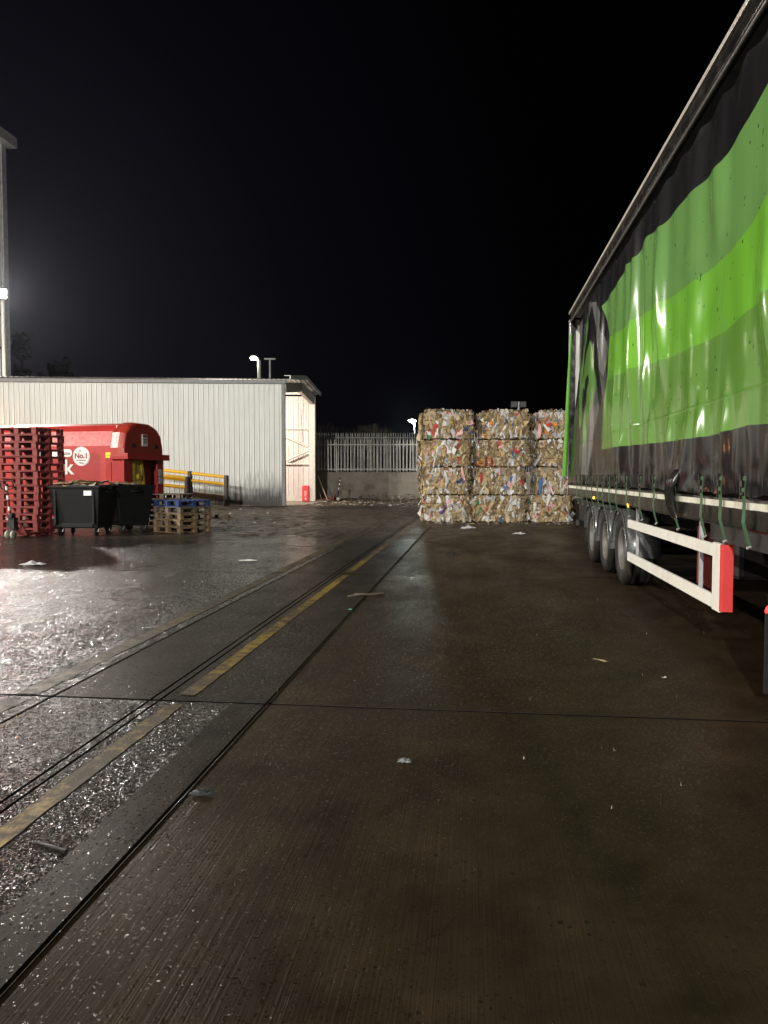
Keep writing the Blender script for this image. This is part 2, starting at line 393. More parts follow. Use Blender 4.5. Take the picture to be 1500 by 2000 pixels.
# ---------------------------------------------------------------- tall warehouse at the left
def clad(mb, x0, x1, z0f, z1f, pitch=.25, dep=.035, mi=0, inner=False):
    """trapezoid sheet in the local xz plane, ribs standing out towards -y"""
    prof = [(0, 0), (.30, 0), (.36, -dep * .35), (.42, 0), (.58, 0), (.64, -dep * .35), (.70, 0), (.84, 0), (.89, -dep), (.97, -dep), (1.0, 0)]
    x = x0; pts = []
    while x < x1 - 1e-4:
        for u, d in prof[:-1]:
            xx = x + u * pitch
            if xx <= x1: pts.append((xx, d))
        x += pitch
    pts.append((x1, 0))
    V = []
    for xx, d in pts: V.append((xx, d, z0f(xx))); V.append((xx, d, z1f(xx)))
    mb.add(V, [(2 * i, 2 * i + 2, 2 * i + 3, 2 * i + 1) for i in range(len(pts) - 1)], mi)
def clad_mat(name, base, dirty, x_dirty=None, hgt=1.5):
    m, t, p = nodes(name); v = coords(t)
    sep = t.nodes.new('ShaderNodeSeparateXYZ'); t.links.new(v, sep.inputs[0])
    n = noise_(t, coords(t, (1, 1, .12)), 5, 6, .65); n2 = noise_(t, v, .8, 5, .6)
    c = mixc(t, ramp(t, n, .3, .75), tuple(x * .86 for x in base), base)
    c = mixc(t, ramp(t, n2, .45, .75, 0, .25), c, tuple(x * .7 for x in base))
    wn = t.nodes.new('ShaderNodeTexWhiteNoise'); wn.noise_dimensions = '1D'; t.links.new(math_(t, 'FLOOR', math_(t, 'DIVIDE', sep.outputs[0], .996)), wn.inputs['W'])
    c = mixc(t, math_(t, 'MULTIPLY', wn.outputs[0], .16), c, tuple(x * .6 for x in base))
    lap = math_(t, 'LESS_THAN', math_(t, 'ABSOLUTE', math_(t, 'SUBTRACT', math_(t, 'FRACT', math_(t, 'DIVIDE', sep.outputs[0], .996)), .5)), .012)
    c = mixc(t, math_(t, 'MULTIPLY', lap, .35), c, tuple(x * .4 for x in base))
    if x_dirty is not None:
        reach = math_(t, 'MULTIPLY', ramp(t, sep.outputs[0], x_dirty[0], x_dirty[1], .35, 1.), hgt)
        nz = math_(t, 'MULTIPLY', noise_(t, coords(t, (4.2, 4.2, .5)), 2.2, 7, .7), reach)
        nz = math_(t, 'MULTIPLY', nz, 2.1)
        k = math_(t, 'MULTIPLY', math_(t, 'SUBTRACT', nz, sep.outputs[2]), 1.6, True)
        c = mixc(t, math_(t, 'MULTIPLY', k, .93), c, dirty)
        trough = math_(t, 'GREATER_THAN', sep.outputs[1], -.006)
        rr = math_(t, 'MULTIPLY', math_(t, 'SUBTRACT', math_(t, 'MULTIPLY', nz, 1.7), sep.outputs[2]), 1.2, True)
        c = mixc(t, math_(t, 'MULTIPLY', math_(t, 'MULTIPLY', rr, trough), .55), c, tuple(x * .5 for x in dirty))
    t.links.new(c, p.inputs['Base Color']); p.inputs['Roughness'].default_value = .42
    bump(t, p, n2, .1, .02)
    return m
M_clad = clad_mat('white_profiled_sheet', (.76, .79, .75), (.035, .032, .026), (-6.5, -1.2), 1.0)
M_wclad = clad_mat('warehouse_sheet', (.62, .62, .60), (.1, .1, .1))

WY1 = at(25, 700, 42)[1]
wh = thing('warehouse', 'tall pale warehouse with dark corner trim rising above the shed at the left edge', 'building', (WX, WY1, 0))
b = MB(); clad(b, 0, WY1 + 46, lambda x: 0, lambda x: 19.2, .333, .035)
o = b.build('wall', M_wclad, wh); o.rotation_euler = (0, 0, R(90)); o.location = (0, -(WY1 + 46), 0)
MB().box((-38, -.4, 0), (-.02, -.02, 19.2)).box((-38, -(WY1 + 46), 0), (-37.6, -.4, 19.2)).build('wall', M_wclad, wh)
MB().box((-.3, -.34, 0), (.09, .06, 19.3)).build('corner_trim', M_trim, wh)
MB().box((-.5, -(WY1 + 46), 19.2), (.5, .45, 19.75)).box((-.5, .0, 19.2), (.0, .45, 19.2)).build('eaves', M_trim, wh, .01)
MB().box((-38, -(WY1 + 46), 19.75), (-.5, .45, 19.95)).build('roof', M_trim, wh)
dp = MB().tube([(.22, -.75, .1), (.22, -.75, 11.0)], .085, 12).build('downpipe', M_white, wh)
for k in range(9):
    zz = 3 + k * 1.75
    MB().box((.03, -1.02, zz), (.20, -.9, zz + .10)).build('bracket', M_darksteel, wh, .005)

for i, (x, y, z, p_, c, t_) in enumerate(FLOODS):
    lab = ['bright floodlight on the tall warehouse wall at the left edge', 'floodlight on the warehouse wall level with the parked trailer', 'floodlight on the warehouse wall behind the camera', 'floodlight on a tall mast behind the camera'][i]
    f = thing('floodlight', lab, 'floodlight', (x, y, z), 0, 'floodlights on the warehouse wall')
    d = (Vector(t_) - Vector((x, y, z))).normalized(); q = d.to_track_quat('-Z', 'Y').to_matrix().to_4x4()
    MB().box((-.33, -.24, .03), (.33, .24, .16), 0, q).box((-.30, -.02, .16), (.30, .02, .26), 0, q).build('housing', M_darksteel, f, .01)
    MB().box((-.30, -.22, .012), (.30, .22, .028), 0, q).build('lens', M_flood, f)
    if i < 3: MB().bar((0, 0, .15), (WX - x + .01, 0, .1), .05, .05).box((WX - x, -.12, -.02), (WX - x + .02, .12, .22)).build('bracket', M_darksteel, f)
    else: MB().tube([(0, -.45, -z), (0, -.45, .1)], [.12, .07], 12).bar((0, -.45, .1), (0, 0, .15), .06, .06).build('mast', M_lampgrey, f)
for i, p in enumerate(ADDED_WARM):  # fittings for the added orange lamps
    f = thing('bulkhead_lamp', ['orange bulkhead lamp on the warehouse wall, farther from the shed', 'orange bulkhead lamp on the warehouse wall, nearest the shed'][i], 'lamp', p, 0, 'bulkhead lamps on the warehouse wall')
    MB().box((-.34, -.3, -.5), (-.02, .3, .5)).build('housing', M_darksteel, f, .02)
    MB().box((0.0, -.25, -.45), (.1, .25, .45)).build('lens', M_addedwarm, f, .03)

# ---------------------------------------------------------------- storage shed
cA = at(557, 988, 38.8); cB = at(-150, 988, 37.75)      # front wall line, near-right and left corners
ang = math.atan2(cA.y - cB.y, cA.x - cB.x); LEN = (cA.xy - cB.xy).length; DEP = 6.8
EAVE, RIDGE = 6.22, 6.66
shed = thing('storage_shed', 'long white corrugated steel shed with an open gable end and dirty foot', 'shed', (cA.x, cA.y, 0), ang)
b = MB(); clad(b, -LEN, -.06, lambda x: .02, lambda x: EAVE - .02, .249, .045); b.build('front_wall', M_clad, shed)
b = MB(); b.box((-.14, -.06, 0), (.03, .10, EAVE)); b.build('corner_post', mat('dirty_grey_steel', (.20, .21, .20), .5, dirt=(.06, .055, .05), dirt_amt=.7, scale=2), shed, .005)
b = MB(); b.box((-LEN, -.13, EAVE - .10), (.1, .02, EAVE + .09)); b.build('gutter', mat('gutter_grey', (.20, .21, .21), .5), shed, .02)
# roof in two slopes
b = MB()
for s0, s1, z0, z1 in ((-.18, DEP / 2, EAVE + .12, RIDGE + .12), (DEP / 2, DEP + .25, RIDGE + .12, EAVE + .10)):
    V = []; n = int(LEN / .25)
    for i in range(n + 1):
        x = .3 - LEN * i / n - .3 * i / n
        for (dx, dz) in ((0, 0), (.03, .04), (.09, .04), (.12, 0)):
            V.append((x - dx, s0, z0 + dz)); V.append((x - dx, s1, z1 + dz))
    m_ = len(V) // 2
    b.add(V, [(2 * i, 2 * i + 1, 2 * i + 3, 2 * i + 2) for i in range(m_ - 1)])
b.build('roof', mat('roof_sheet', (.33, .34, .33), .5, dirt=(.12, .12, .11)), shed)
# verge trim of the gable
b = MB(); H = .20
b.bar((.36, -.3, EAVE + .20), (.36, DEP / 2 + .02, RIDGE + .20), .06, H); b.bar((.36, DEP / 2 - .02, RIDGE + .20), (.36, DEP + .35, EAVE + .16), .06, H)
b.bar((.16, -.1, EAVE + .31), (.16, DEP / 2, RIDGE + .32), .30, .03); b.bar((.16, DEP / 2, RIDGE + .32), (.16, DEP + .35, EAVE + .27), .30, .03)
b.build('verge_trim', mat('verge_sheet', (.75, .74, .70), .5), shed)
b = MB(); b.bar((-.02, .0, EAVE - .28), (-.02, DEP / 2, RIDGE - .3), .22, .5); b.bar((-.02, DEP / 2, RIDGE - .3), (-.02, DEP, EAVE - .28), .22, .5)
b.box((-.14, DEP / 2 - .03, RIDGE - .62), (.12, DEP / 2 + .03, RIDGE - .05))
b.build('rafter', mat('rafter_steel', (.42, .37, .31), .5), shed, .008)
b = MB(); b.box((-.20, DEP - .25, 0), (.14, DEP - .225, EAVE - .3)).box((-.20, DEP, 0), (.14, DEP + .025, EAVE - .3)).box((-.045, DEP - .225, 0), (-.03, DEP, EAVE - .3))
b.box((.115, DEP - .225, 0), (.14, DEP, EAVE - .3))
b.build('column', M_creamsteel, shed)
# rear wall seen from inside through the open gable
b = MB(); clad(b, -LEN, .1, lambda x: .35, lambda x: EAVE, .30, .03); o = b.build('rear_wall', M_cream, shed, loc=(0, DEP + .10, 0))
MB().box((-LEN, DEP + .02, .02), (-.2, DEP + .09, .35)).build('kerb', M_creamsteel, shed)
b = MB()
for z in (2.23, 4.3, EAVE - .35): b.bar((-LEN, DEP - .02, z), (-.2, DEP - .02, z), .10, .09)
b.build('sheeting_rail', M_creamsteel, shed)
b = MB()
for z0, z1 in ((3.22, 5.2), (3.0, 1.0)):
    b.tube([(-.25, DEP - .16, z0), (-4.8, DEP - .16, z1)], .055, 8)
b.box((-.30, DEP - .18, 2.8), (-.20, DEP - .12, 3.2))
b.build('diagonal_brace', M_creamsteel, shed)
for k in range(4):
    yy = .9 + k * 1.65
    zz = EAVE + (RIDGE - EAVE) * (1 - abs(yy - DEP / 2) / (DEP / 2)) - .05
    MB().bar((-LEN, yy, zz), (-.14, yy, zz), .06, .16).build('purlin', M_creamsteel, shed)
MB().box((-LEN, 0, 0), (-LEN + .05, DEP, EAVE)).build('end_wall', M_cream, shed)
MB().box((-LEN, -.05, .004), (.9, DEP + .3, .03)).build('floor_slab', mat('shed_slab', (.24, .19, .14), .8, dirt=(.12, .09, .06)), shed)
# lamp hanging inside the shed, hidden by the front wall
Ms = Matrix.Translation((cA.x, cA.y, 0)) @ Matrix.Rotation(ang, 4, 'Z')
il = area('shed_lamp_light', Ms @ Vector((-3.6, 1.6, 5.6)), Ms @ Vector((-1.6, DEP, 2.4)), (1.2, .25), 900, (1, .90, .82))
b = MB().box((-4.3, 1.5, 5.68), (-2.9, 1.7, 5.82)).tube([(-3.6, 1.6, 5.8), (-3.6, 1.6, 6.3)], .02).build('light_fitting', M_white, shed)
pts = [Vector((-.6 - .06 * math.sin(i * .5), DEP - .2 - 0.02 * i, 5.4 - i * .18 - 0.15 * math.sin(i * .9))) for i in range(12)]
MB().tube(pts, .012, 6).build('cable', M_darksteel, shed)

SK = math.tan(YAW) + math.tan(math.atan2(cA.y - cB.y, cA.x - cB.x) - YAW)      # the plan is a parallelogram: the gable follows the yard's grid
for o in shed.children:
    for v_ in o.data.vertices: v_.co.x += SK * (v_.co.y + o.location.y)
# red extinguisher cabinet inside the opening
def text(name, s, size, m, parent, loc, rot, ext=.002, align='CENTER', sx=1, off=0):
    c = bpy.data.curves.new(name, 'FONT'); c.body = s; c.size = size; c.extrude = ext; c.align_x = align; c.align_y = 'CENTER'; c.offset = off
    tmp = bpy.data.objects.new('t', c); col.objects.link(tmp)
    dg = bpy.context.evaluated_depsgraph_get(); me = bpy.data.meshes.new_from_object(tmp.evaluated_get(dg))
    bpy.data.objects.remove(tmp); me.materials.clear(); me.materials.append(m)
    o = bpy.data.objects.new(name, me); col.objects.link(o); o.parent = parent; o.location = loc; o.rotation_euler = rot; o.scale = (sx, 1, 1)
    return o
fp = at(597.5, 976, 44.3)
fx = thing('fire_extinguisher_cabinet', 'red upright cabinet on the floor just inside the open shed end', 'cabinet', (fp.x, fp.y, .03), YAW)
MB().box((-.21, -.15, 0), (.21, .15, .93)).build('body', M_red, fx, .05)
MB().box((-.18, -.175, .04), (.18, -.152, .89)).build('door', M_red, fx, .02)
text('lettering', 'FIRE', .17, M_label, fx, (0, -.178, .47), (R(90), R(-90), 0))
MB().box((-.04, -.182, .12), (.04, -.176, .22)).build('sticker', M_label, fx)

# ---------------------------------------------------------------- concrete retaining wall and palisade fences
wL, wR = at(600, 970, 52), at(1500, 970, 52)
wang = math.atan2(wR.y - wL.y, wR.x - wL.x); wlen = (wR.xy - wL.xy).length
cwall = thing('concrete_wall', 'low grey concrete retaining wall below the palisade fence', 'wall', (wL.x, wL.y, 0), wang)
M_conc = mat('stained_concrete', (.42, .38, .31), .85, var=.22, scale=1.3, bs=14, dirt=(.15, .125, .095), dirt_amt=.7)
b = MB().box((-4, 0, 0), (wlen, .35, 1.78)); b.build('wall_body', M_conc, cwall, .02)
MB().box((-4, -.03, 1.0), (wlen, 0, 1.03)).build('joint', M_conc, cwall)
def fence(nm, lab, loc, a, L, z0, z1, pitch, wd, m, wob=.0):
    f = thing(nm, lab, 'fence', loc, a)
    n = int(L / pitch); b = MB()
    for i in range(n):
        x = i * pitch + rnd.uniform(-.015, .015) ; t = wd / 2; lean = rnd.uniform(-wob, wob)
        prof = [(x - t, z0 + .02), (x + t, z0 + .02), (x + t + lean, z1 - .16), (x + t * .45 + lean, z1 - .03), (x + lean, z1), (x - t * .45 + lean, z1 - .03), (x - t + lean, z1 - .16)]
        # W section pale: three shallow folds
        V = [(u, 0 if k in (0, 1, 2, 6) else -.008, v_) for k, (u, v_) in enumerate(prof)]
        b.add([(x - t, .018, z0 + .02), (x - t * .3, 0, z0 + .02), (x + t * .3, 0, z0 + .02), (x + t, .018, z0 + .02),
               (x - t + lean, .018, z1 - .17), (x - t * .3 + lean, 0, z1 - .03), (x + t * .3 + lean, 0, z1 - .03), (x + t + lean, .018, z1 - .17), (x + lean, -.012, z1)],
              [(0, 1, 5, 4), (1, 2, 6, 5), (2, 3, 7, 6), (5, 6, 8), (4, 5, 8), (6, 7, 8)])
    b.build('pales', m, f)
    for z in (z0 + .12, z1 - .42):
        MB().box((-.1, .02, z), (L, .07, z + .07)).build('rail', m, f)
    k = 0
    while k * 2.75 < L:
        MB().box((k * 2.75, .07, max(0, z0 - 1.7)), (k * 2.75 + .06, .16, z1 - .25)).build('post', m, f); k += 1
    return f
M_pale = mat('galvanised_pale', (.80, .78, .70), .55, .2, var=.3, scale=1.2, dirt=(.22, .20, .15), dirt_amt=.6)
M_paleb = mat('weathered_pale', (.52, .52, .49), .6, .2, var=.3, scale=1.2, dirt=(.16, .16, .14), dirt_amt=.6)
o_ = Matrix.Rotation(wang, 3, 'Z') @ Vector((-.8, .12, 0))
fence('palisade_fence', 'galvanised palisade fence standing on the low concrete wall', (wL.x + o_.x, wL.y + o_.y, 0), wang, 14, 1.82, 4.02, .222, .085, M_pale, .03)
o_ = Matrix.Rotation(wang, 3, 'Z') @ Vector((-3, 5.5, 0))
fence('palisade_fence', 'taller grey palisade fence a few metres behind the one on the wall', (wL.x + o_.x, wL.y + o_.y, 0), wang, 26, 1.3, 4.75, .178, .085, M_paleb, .02)
MB().box((-8, 3.0, 0), (30, 60, 1.25)).build('bank', M_ground, None, 0, (wL.x, wL.y, 0), wang)
tag(bpy.data.objects['bank'], kind='structure')

# ---------------------------------------------------------------- bales
SCR = [M_card, M_card2, M_card3, M_paper, M_pgrey, M_pred, M_pblue, M_pyel, M_pgrn, M_ppur, M_ppink, M_porg]
def make_bale(name, label, loc, rz, W, D, Hh, seed, ri_top=False, n_front=210):
    r = random.Random(seed); W -= .20; t = thing(name, label, 'bale', loc, rz, 'stacked bales of waste card and paper')
    c = MB()
    # core: compressed blocks on the four upright faces
    def bulge(x, z, L_): return .05 - .17 * (abs(2 * z / Hh - 1) ** 5) - .14 * (abs(2 * x / L_) ** 7)
    def face_blocks(L, M):
        z = .03
        while z < Hh - .07:
            hh = min(r.uniform(.10, .24), Hh - .035 - z); x = -L / 2
            while x < L / 2 - .03:
                ww = min(r.uniform(.08, .30), L / 2 - x); dd = r.uniform(-.01, .045) + bulge(x + ww / 2, z + hh / 2, L)
                sl = [r.uniform(-.012, .012) for _ in range(4)]
                c.add([(x + .003, .06, z + .003), (x + ww - .003, .06, z + .003), (x + ww - .003, .06, z + hh - .003), (x + .003, .06, z + hh - .003),
                       (x + .006, -dd + sl[0], z + .006), (x + ww - .006, -dd + sl[1], z + .006), (x + ww - .006, -dd + sl[2], z + hh - .006), (x + .006, -dd + sl[3], z + hh - .006)],
                      [(0, 1, 5, 4), (1, 2, 6, 5), (2, 3, 7, 6), (3, 0, 4, 7), (4, 5, 6, 7)], r.choice([0, 0, 0, 1, 2]), M)
                x += ww
            z += hh
    Mf = Matrix.Translation((0, -D / 2, 0)); Ml = Matrix.Translation((-W / 2, 0, 0)) @ Matrix.Rotation(R(-90), 4, 'Z')
    Mr = Matrix.Translation((W / 2, 0, 0)) @ Matrix.Rotation(R(90), 4, 'Z')
    face_blocks(W, Mf); face_blocks(D, Ml); face_blocks(D, Mr)
    c.box((-W / 2 + .10, -D / 2 + .14, 0), (W / 2 - .10, D / 2, Hh - .01), 2)
    c.build('cardboard_core', SCR, t)
    s = MB()
    def scraps(n, L, M, top=False):
        for _ in range(n):
            seam = r.random() < .25
            x = r.uniform(-L / 2, L / 2)
            z = (r.choice([r.gauss(.03, .05), r.gauss(Hh - .04, .05)]) if seam else r.uniform(0, Hh))
            z = min(max(z, .02), Hh - .01)  # kept inside its own bale below
            cl = noise.noise(Vector((x * 2.6 + seed * 7, z * 2.2, seed * 1.3)))
            q = r.random()
            if seam: mi = r.choices([0, 1, 2, 3, 4, 5, 10], [26, 16, 10, 30, 8, 2, 3])[0]
            elif cl > .12: mi = r.choices(range(12), [22, 16, 10, 24, 8, 3, 1.2, 1.2, 1.2, 1.2, 3, 1.2])[0]
            elif cl < -.18: mi = r.choices([0, 1, 2, 3], [45, 25, 20, 4])[0]
            else: mi = r.choices(range(12), [30, 22, 16, 9, 3, 1.0, .6, .6, .6, .3, 1.2, .3])[0]
            ww = r.uniform(.022, .075) * (1.6 if r.random() < .2 else 1); hh = r.uniform(.04, .17) * (1.5 if r.random() < .2 else 1)
            if mi > 4: ww *= 1.25
            z = min(max(z, hh * .9 + .035), Hh - hh * .9 - .04); a = r.gauss(0, .45); tx, tz = r.gauss(0, .32), r.gauss(0, .38); out = r.uniform(.02, .065) + (.03 if seam else 0) + bulge(x, z, L)
            Rm = Matrix.Rotation(a, 4, 'Y') @ Matrix.Rotation(tx, 4, 'X') @ Matrix.Rotation(tz, 4, 'Z')
            bend = r.uniform(-.03, .03); j = [r.uniform(-.3, .3) for _ in range(8)]
            Vv = [(-ww * (1 + j[0]), 0, -hh), (0, bend, -hh * (1 + j[1])), (ww, 0, -hh * (1 + j[2])), (-ww * .9, bend * .5, 0), (0, -abs(bend), 0), (ww * (1 + j[3]), 0, 0),
                  (-ww * (1 + j[4]), 0, hh), (0, bend, hh * (1 + j[5])), (ww * (1 + j[6]), bend, hh * (1 + j[7]))]
            s.add(Vv, [(0, 1, 4, 3), (1, 2, 5, 4), (3, 4, 7, 6), (4, 5, 8, 7)], mi, M @ Matrix.Translation((x, -out, z)) @ Rm)
    scraps(n_front, W - .06, Mf); scraps(int(n_front * .45), D, Ml); scraps(int(n_front * .3), D, Mr)
    for _ in range(130 if ri_top else 0):                                       # loose fringe on the top
        x, y = r.uniform(-W / 2, W / 2), r.choice([-D / 2 + abs(r.gauss(0, .1)), r.uniform(-D / 2, D / 2)])
        ww, hh = r.uniform(.02, .07), r.uniform(.02, .09); Rm = Matrix.Rotation(r.uniform(0, 6), 4, 'Z') @ Matrix.Rotation(r.uniform(.2, 1.5), 4, 'X')
        s.add([(-ww, -hh, 0), (ww, -hh, 0), (ww * .8, hh, .01), (-ww, hh, 0)], [(0, 1, 2, 3)], r.choices([0, 1, 2, 3, 4, 5], [20, 20, 15, 30, 6, 2])[0],
              Matrix.Translation((x, y, Hh + r.uniform(-.02, .05))) @ Rm)
    o = tag(s.build('paper_scraps', SCR, t), kind='stuff')
    for k in range(5):                                         # baling wires
        z = Hh * (.14 + .18 * k)
        pts = [(-W / 2 - .03, D / 2, z)] + [(-W / 2 - .04, -D / 2 - .02, z)] + [(-W / 2 + W * i / 8, -D / 2 - .055 - bulge(-W / 2 + W * i / 8, z, W) + (.02 if i % 2 else 0), z + r.uniform(-.01, .01)) for i in range(1, 8)] + [(W / 2 + .03, -D / 2 - .02, z), (W / 2 + .03, D / 2, z)]
        MB().tube(pts, .0055, 4, cap=False).build('baling_wire', M_darksteel, t)
    return t
BD, BH = 25.0, .896
rows_ = ['bottom', 'second', 'third', 'top']
colx = [[(825, 918), (822, 918), (820, 920), (823, 925)], [(924, 1030), (927, 1030), (930, 1036), (937, 1034)], [(1032, 1122), (1046, 1150), (1050, 1150), (1046, 1150)]]
cname = ['left column beside the fence', 'middle column of the stack', 'right column next to the trailer']
extra = {(0, 0): 'brown card bale with white scraps along its foot', (0, 1): 'plain brown card bale with few coloured scraps', (0, 2): 'card bale with a red blob and yellow, green scraps', (0, 3): 'card bale with yellow, blue and purple scraps',
         (1, 0): 'card bale with a red streak and a blue scrap', (1, 1): 'card bale with many white and red scraps', (1, 2): 'brown card bale with a tall white scrap', (1, 3): 'card bale with blue and white scraps at its right',
         (2, 0): 'wide reddish card bale with an orange scrap', (2, 1): 'card bale with a tall blue scrap on its left edge', (2, 2): 'brown card bale half hidden by the trailer', (2, 3): 'card bale with a bright red scrap near its top'}
feat = {(0, 2): [(.72, .2, 5, .10, .14), (.30, .72, 7, .06, .2), (.30, .3, 8, .1, .12), (.55, .6, 4, .05, .2)], (0, 3): [(.55, .6, 7, .07, .11), (.68, .3, 9, .07, .12), (.8, .38, 6, .05, .08), (.12, .1, 8, .08, .1), (.4, .5, 5, .07, .09)],
        (0, 0): [(.5, .7, 3, .07, .2), (.66, .8, 7, .07, .08), (.1, .15, 3, .1, .1)], (1, 0): [(.25, .55, 5, .05, .24), (.5, .12, 6, .07, .16), (.66, .55, 3, .07, .3), (.82, .7, 3, .04, .25), (.08, .75, 8, .08, .12)],
        (1, 1): [(.15, .6, 5, .06, .2), (.9, .5, 5, .05, .2), (.97, .3, 3, .06, .12)], (1, 2): [(.64, .55, 3, .07, .28), (.05, .5, 2, .05, .1), (.68, .2, 3, .07, .1)], (1, 3): [(.62, .62, 6, .06, .24), (.68, .3, 3, .06, .16), (.25, .3, 3, .05, .18), (.85, .6, 7, .12, .12)],
        (2, 0): [(.12, .5, 3, .06, .26), (.22, .35, 11, .07, .12), (.45, .6, 10, .18, .12), (.82, .55, 3, .06, .3), (.92, .15, 8, .07, .1)], (2, 1): [(.06, .4, 6, .07, .34), (.6, .6, 3, .10, .2), (.5, .3, 3, .08, .22)],
        (2, 3): [(.48, .75, 5, .1, .16), (.6, .5, 5, .07, .12), (.06, .3, 10, .06, .25)], (2, 2): [(.5, .3, 3, .07, .16), (.9, .6, 7, .08, .2)], (0, 1): [(.35, .2, 7, .05, .06), (.5, .45, 3, .05, .25)]}
for ci in range(3):
    for ri in range(4):
        x0, x1 = colx[ci][ri]; Wd = (x1 - x0) / F * BD; c_ = at((x0 + x1) / 2, 1020, BD)
        fw = Vector(cw(0, 1)); cx, cy = c_.x + fw.x * (.6 + rnd.uniform(-.07, .07)) + rnd.uniform(-.03, .03), c_.y + fw.y * (.6 + rnd.uniform(-.07, .07))
        bl = make_bale('cardboard_bale', f"{extra[(ci, ri)]}, {rows_[ri]} of its column",
                  (cx, cy, ri * BH + .004), YAW + rnd.uniform(-.035, .035), Wd, 1.15, BH, 100 + ci * 10 + ri, ri == 3)
        r = random.Random(ci * 7 + ri)
        for fx_, fz, mi, hw, hh in feat.get((ci, ri), []):
            fm = MB()
            for _ in range(1):
                X0, Z0 = (fx_ - .5) * Wd + r.uniform(-.03, .03), fz * BH + r.uniform(-.04, .04); yy = -1.15 / 2 - .10 - r.uniform(0, .015)
                k = [r.uniform(.6, 1.1) for _ in range(8)]; dy = [r.uniform(-.03, .03) for _ in range(9)]
                Vv = [(X0, yy - .015, Z0)] + [(X0 + math.cos(a_) * hw * 1.15 * k[i_], yy + dy[i_], Z0 + math.sin(a_) * hh * k[i_]) for i_, a_ in enumerate([q_ * math.pi / 4 for q_ in range(8)])]
                fm.add(Vv, [(0, i_ + 1, (i_ + 1) % 8 + 1) for i_ in range(8)], mi)
            fm.build('crumpled_sheet', SCR, bl)

# ---------------------------------------------------------------- pallets
def make_pallet(name, label, mt, mb_, L=1.2, Wd=1.0, Hh=.176, n_top=7, group=None, gap=.0):
    t = thing(name, label, 'pallet', (0, 0, 0), 0, group)
    r = random.Random(hash(name) % 100)
    b = MB()
    for i in range(n_top):
        yy = -Wd / 2 + i * (Wd - .1) / (n_top - 1)
        b.box((-L / 2 + .002 * (i % 3), yy, Hh - .022), (L / 2 - .003 * (i % 2), yy + .1, Hh - .001))
    b.build('top_board', mt, t, .003)
    b = MB()
    for x in (-L / 2 + .003, -.07, L / 2 - .143): b.box((x, -Wd / 2 + .002, Hh - .046), (x + .14, Wd / 2 - .002, Hh - .024))
    b.build('stringer_board', mt, t, .003)
    for x in (-L / 2 + .004, -.07, L / 2 - .144):
        for y in (-Wd / 2 + .004, -.05, Wd / 2 - .104):
            MB().box((x, y, .024), (x + .14, y + .1, Hh - .048)).build('block', mb_, t, .004)
    b = MB()
    for y in (-Wd / 2, -.05, Wd / 2 - .1): b.box((-L / 2 + .001, y, .002), (L / 2 - .001, y + .1, .022))
    b.build('bottom_board', mt, t, .003)
    return t
red0 = make_pallet('red_pallet', None, M_redpal, M_redpal, 1.2, 1.0, .1795, 7, 'red pallets in the tall stack')
sp = at(75, 1048, 19.0); sang = YAW - R(17)
ordn = ['lowest', 'second', 'third', 'fourth', 'fifth', 'sixth', 'seventh', 'eighth', 'ninth', 'tenth', 'eleventh', 'twelfth', 'thirteenth', 'fourteenth', 'topmost']
cen = Vector((sp.x, sp.y)) + Vector((math.cos(sang) * -.6 - math.sin(sang) * .5, math.sin(sang) * -.6 + math.cos(sang) * .5))
for k in range(15):
    o = red0 if k == 0 else copy_tree(red0)
    o.location = (cen.x + rnd.uniform(-.02, .02) + (.03 if k in (5, 6) else 0), cen.y + rnd.uniform(-.02, .02), .004 + k * .1805); o.rotation_euler = (0, 0, sang + rnd.uniform(-.02, .02))
    o['label'] = f"red wooden pallet, {ordn[k]} from the ground in the tall stack" if 0 < k < 14 else f"red wooden pallet, {ordn[k]} of the tall stack"

def place_stack(px, py, d, ang_, kinds, Hh, labs, grp):
    p = at(px, py, d); c0 = Vector((p.x, p.y)) + Vector((math.cos(ang_) * -.6 - math.sin(ang_) * .5, math.sin(ang_) * -.6 + math.cos(ang_) * .5))
    for k, (mt, lab) in enumerate(zip(kinds, labs)):
        o = make_pallet('wooden_pallet' if mt is not M_bluewood else 'blue_pallet', lab, mt, mt, 1.2, 1.0, Hh, 7, grp)
        o.location = (c0.x + rnd.uniform(-.03, .03), c0.y + rnd.uniform(-.03, .03), .004 + k * (Hh + .001)); o.rotation_euler = (0, 0, ang_ + rnd.uniform(-.03, .03))
place_stack(352, 1044, 19.9, YAW - R(40), [M_wood, M_wood, M_wood, M_greywood, M_bluewood], .172,
            ['lowest bare wood pallet in the stack under the blue pallet', 'second bare wood pallet up in the stack under the blue pallet', 'third bare wood pallet up in the stack under the blue pallet',
             'grimy grey wooden pallet directly under the blue one', 'blue painted pallet on top of the wooden pallets'], 'pallets stacked beside the black bins')
place_stack(350, 1012, 22.8, YAW - R(12), [M_greywood] * 6, .16, [f'weathered grey pallet, {q} of the rear stack behind the blue pallet' for q in ('lowest', 'second', 'third', 'fourth', 'fifth', 'topmost')], 'weathered pallets behind the blue pallet')
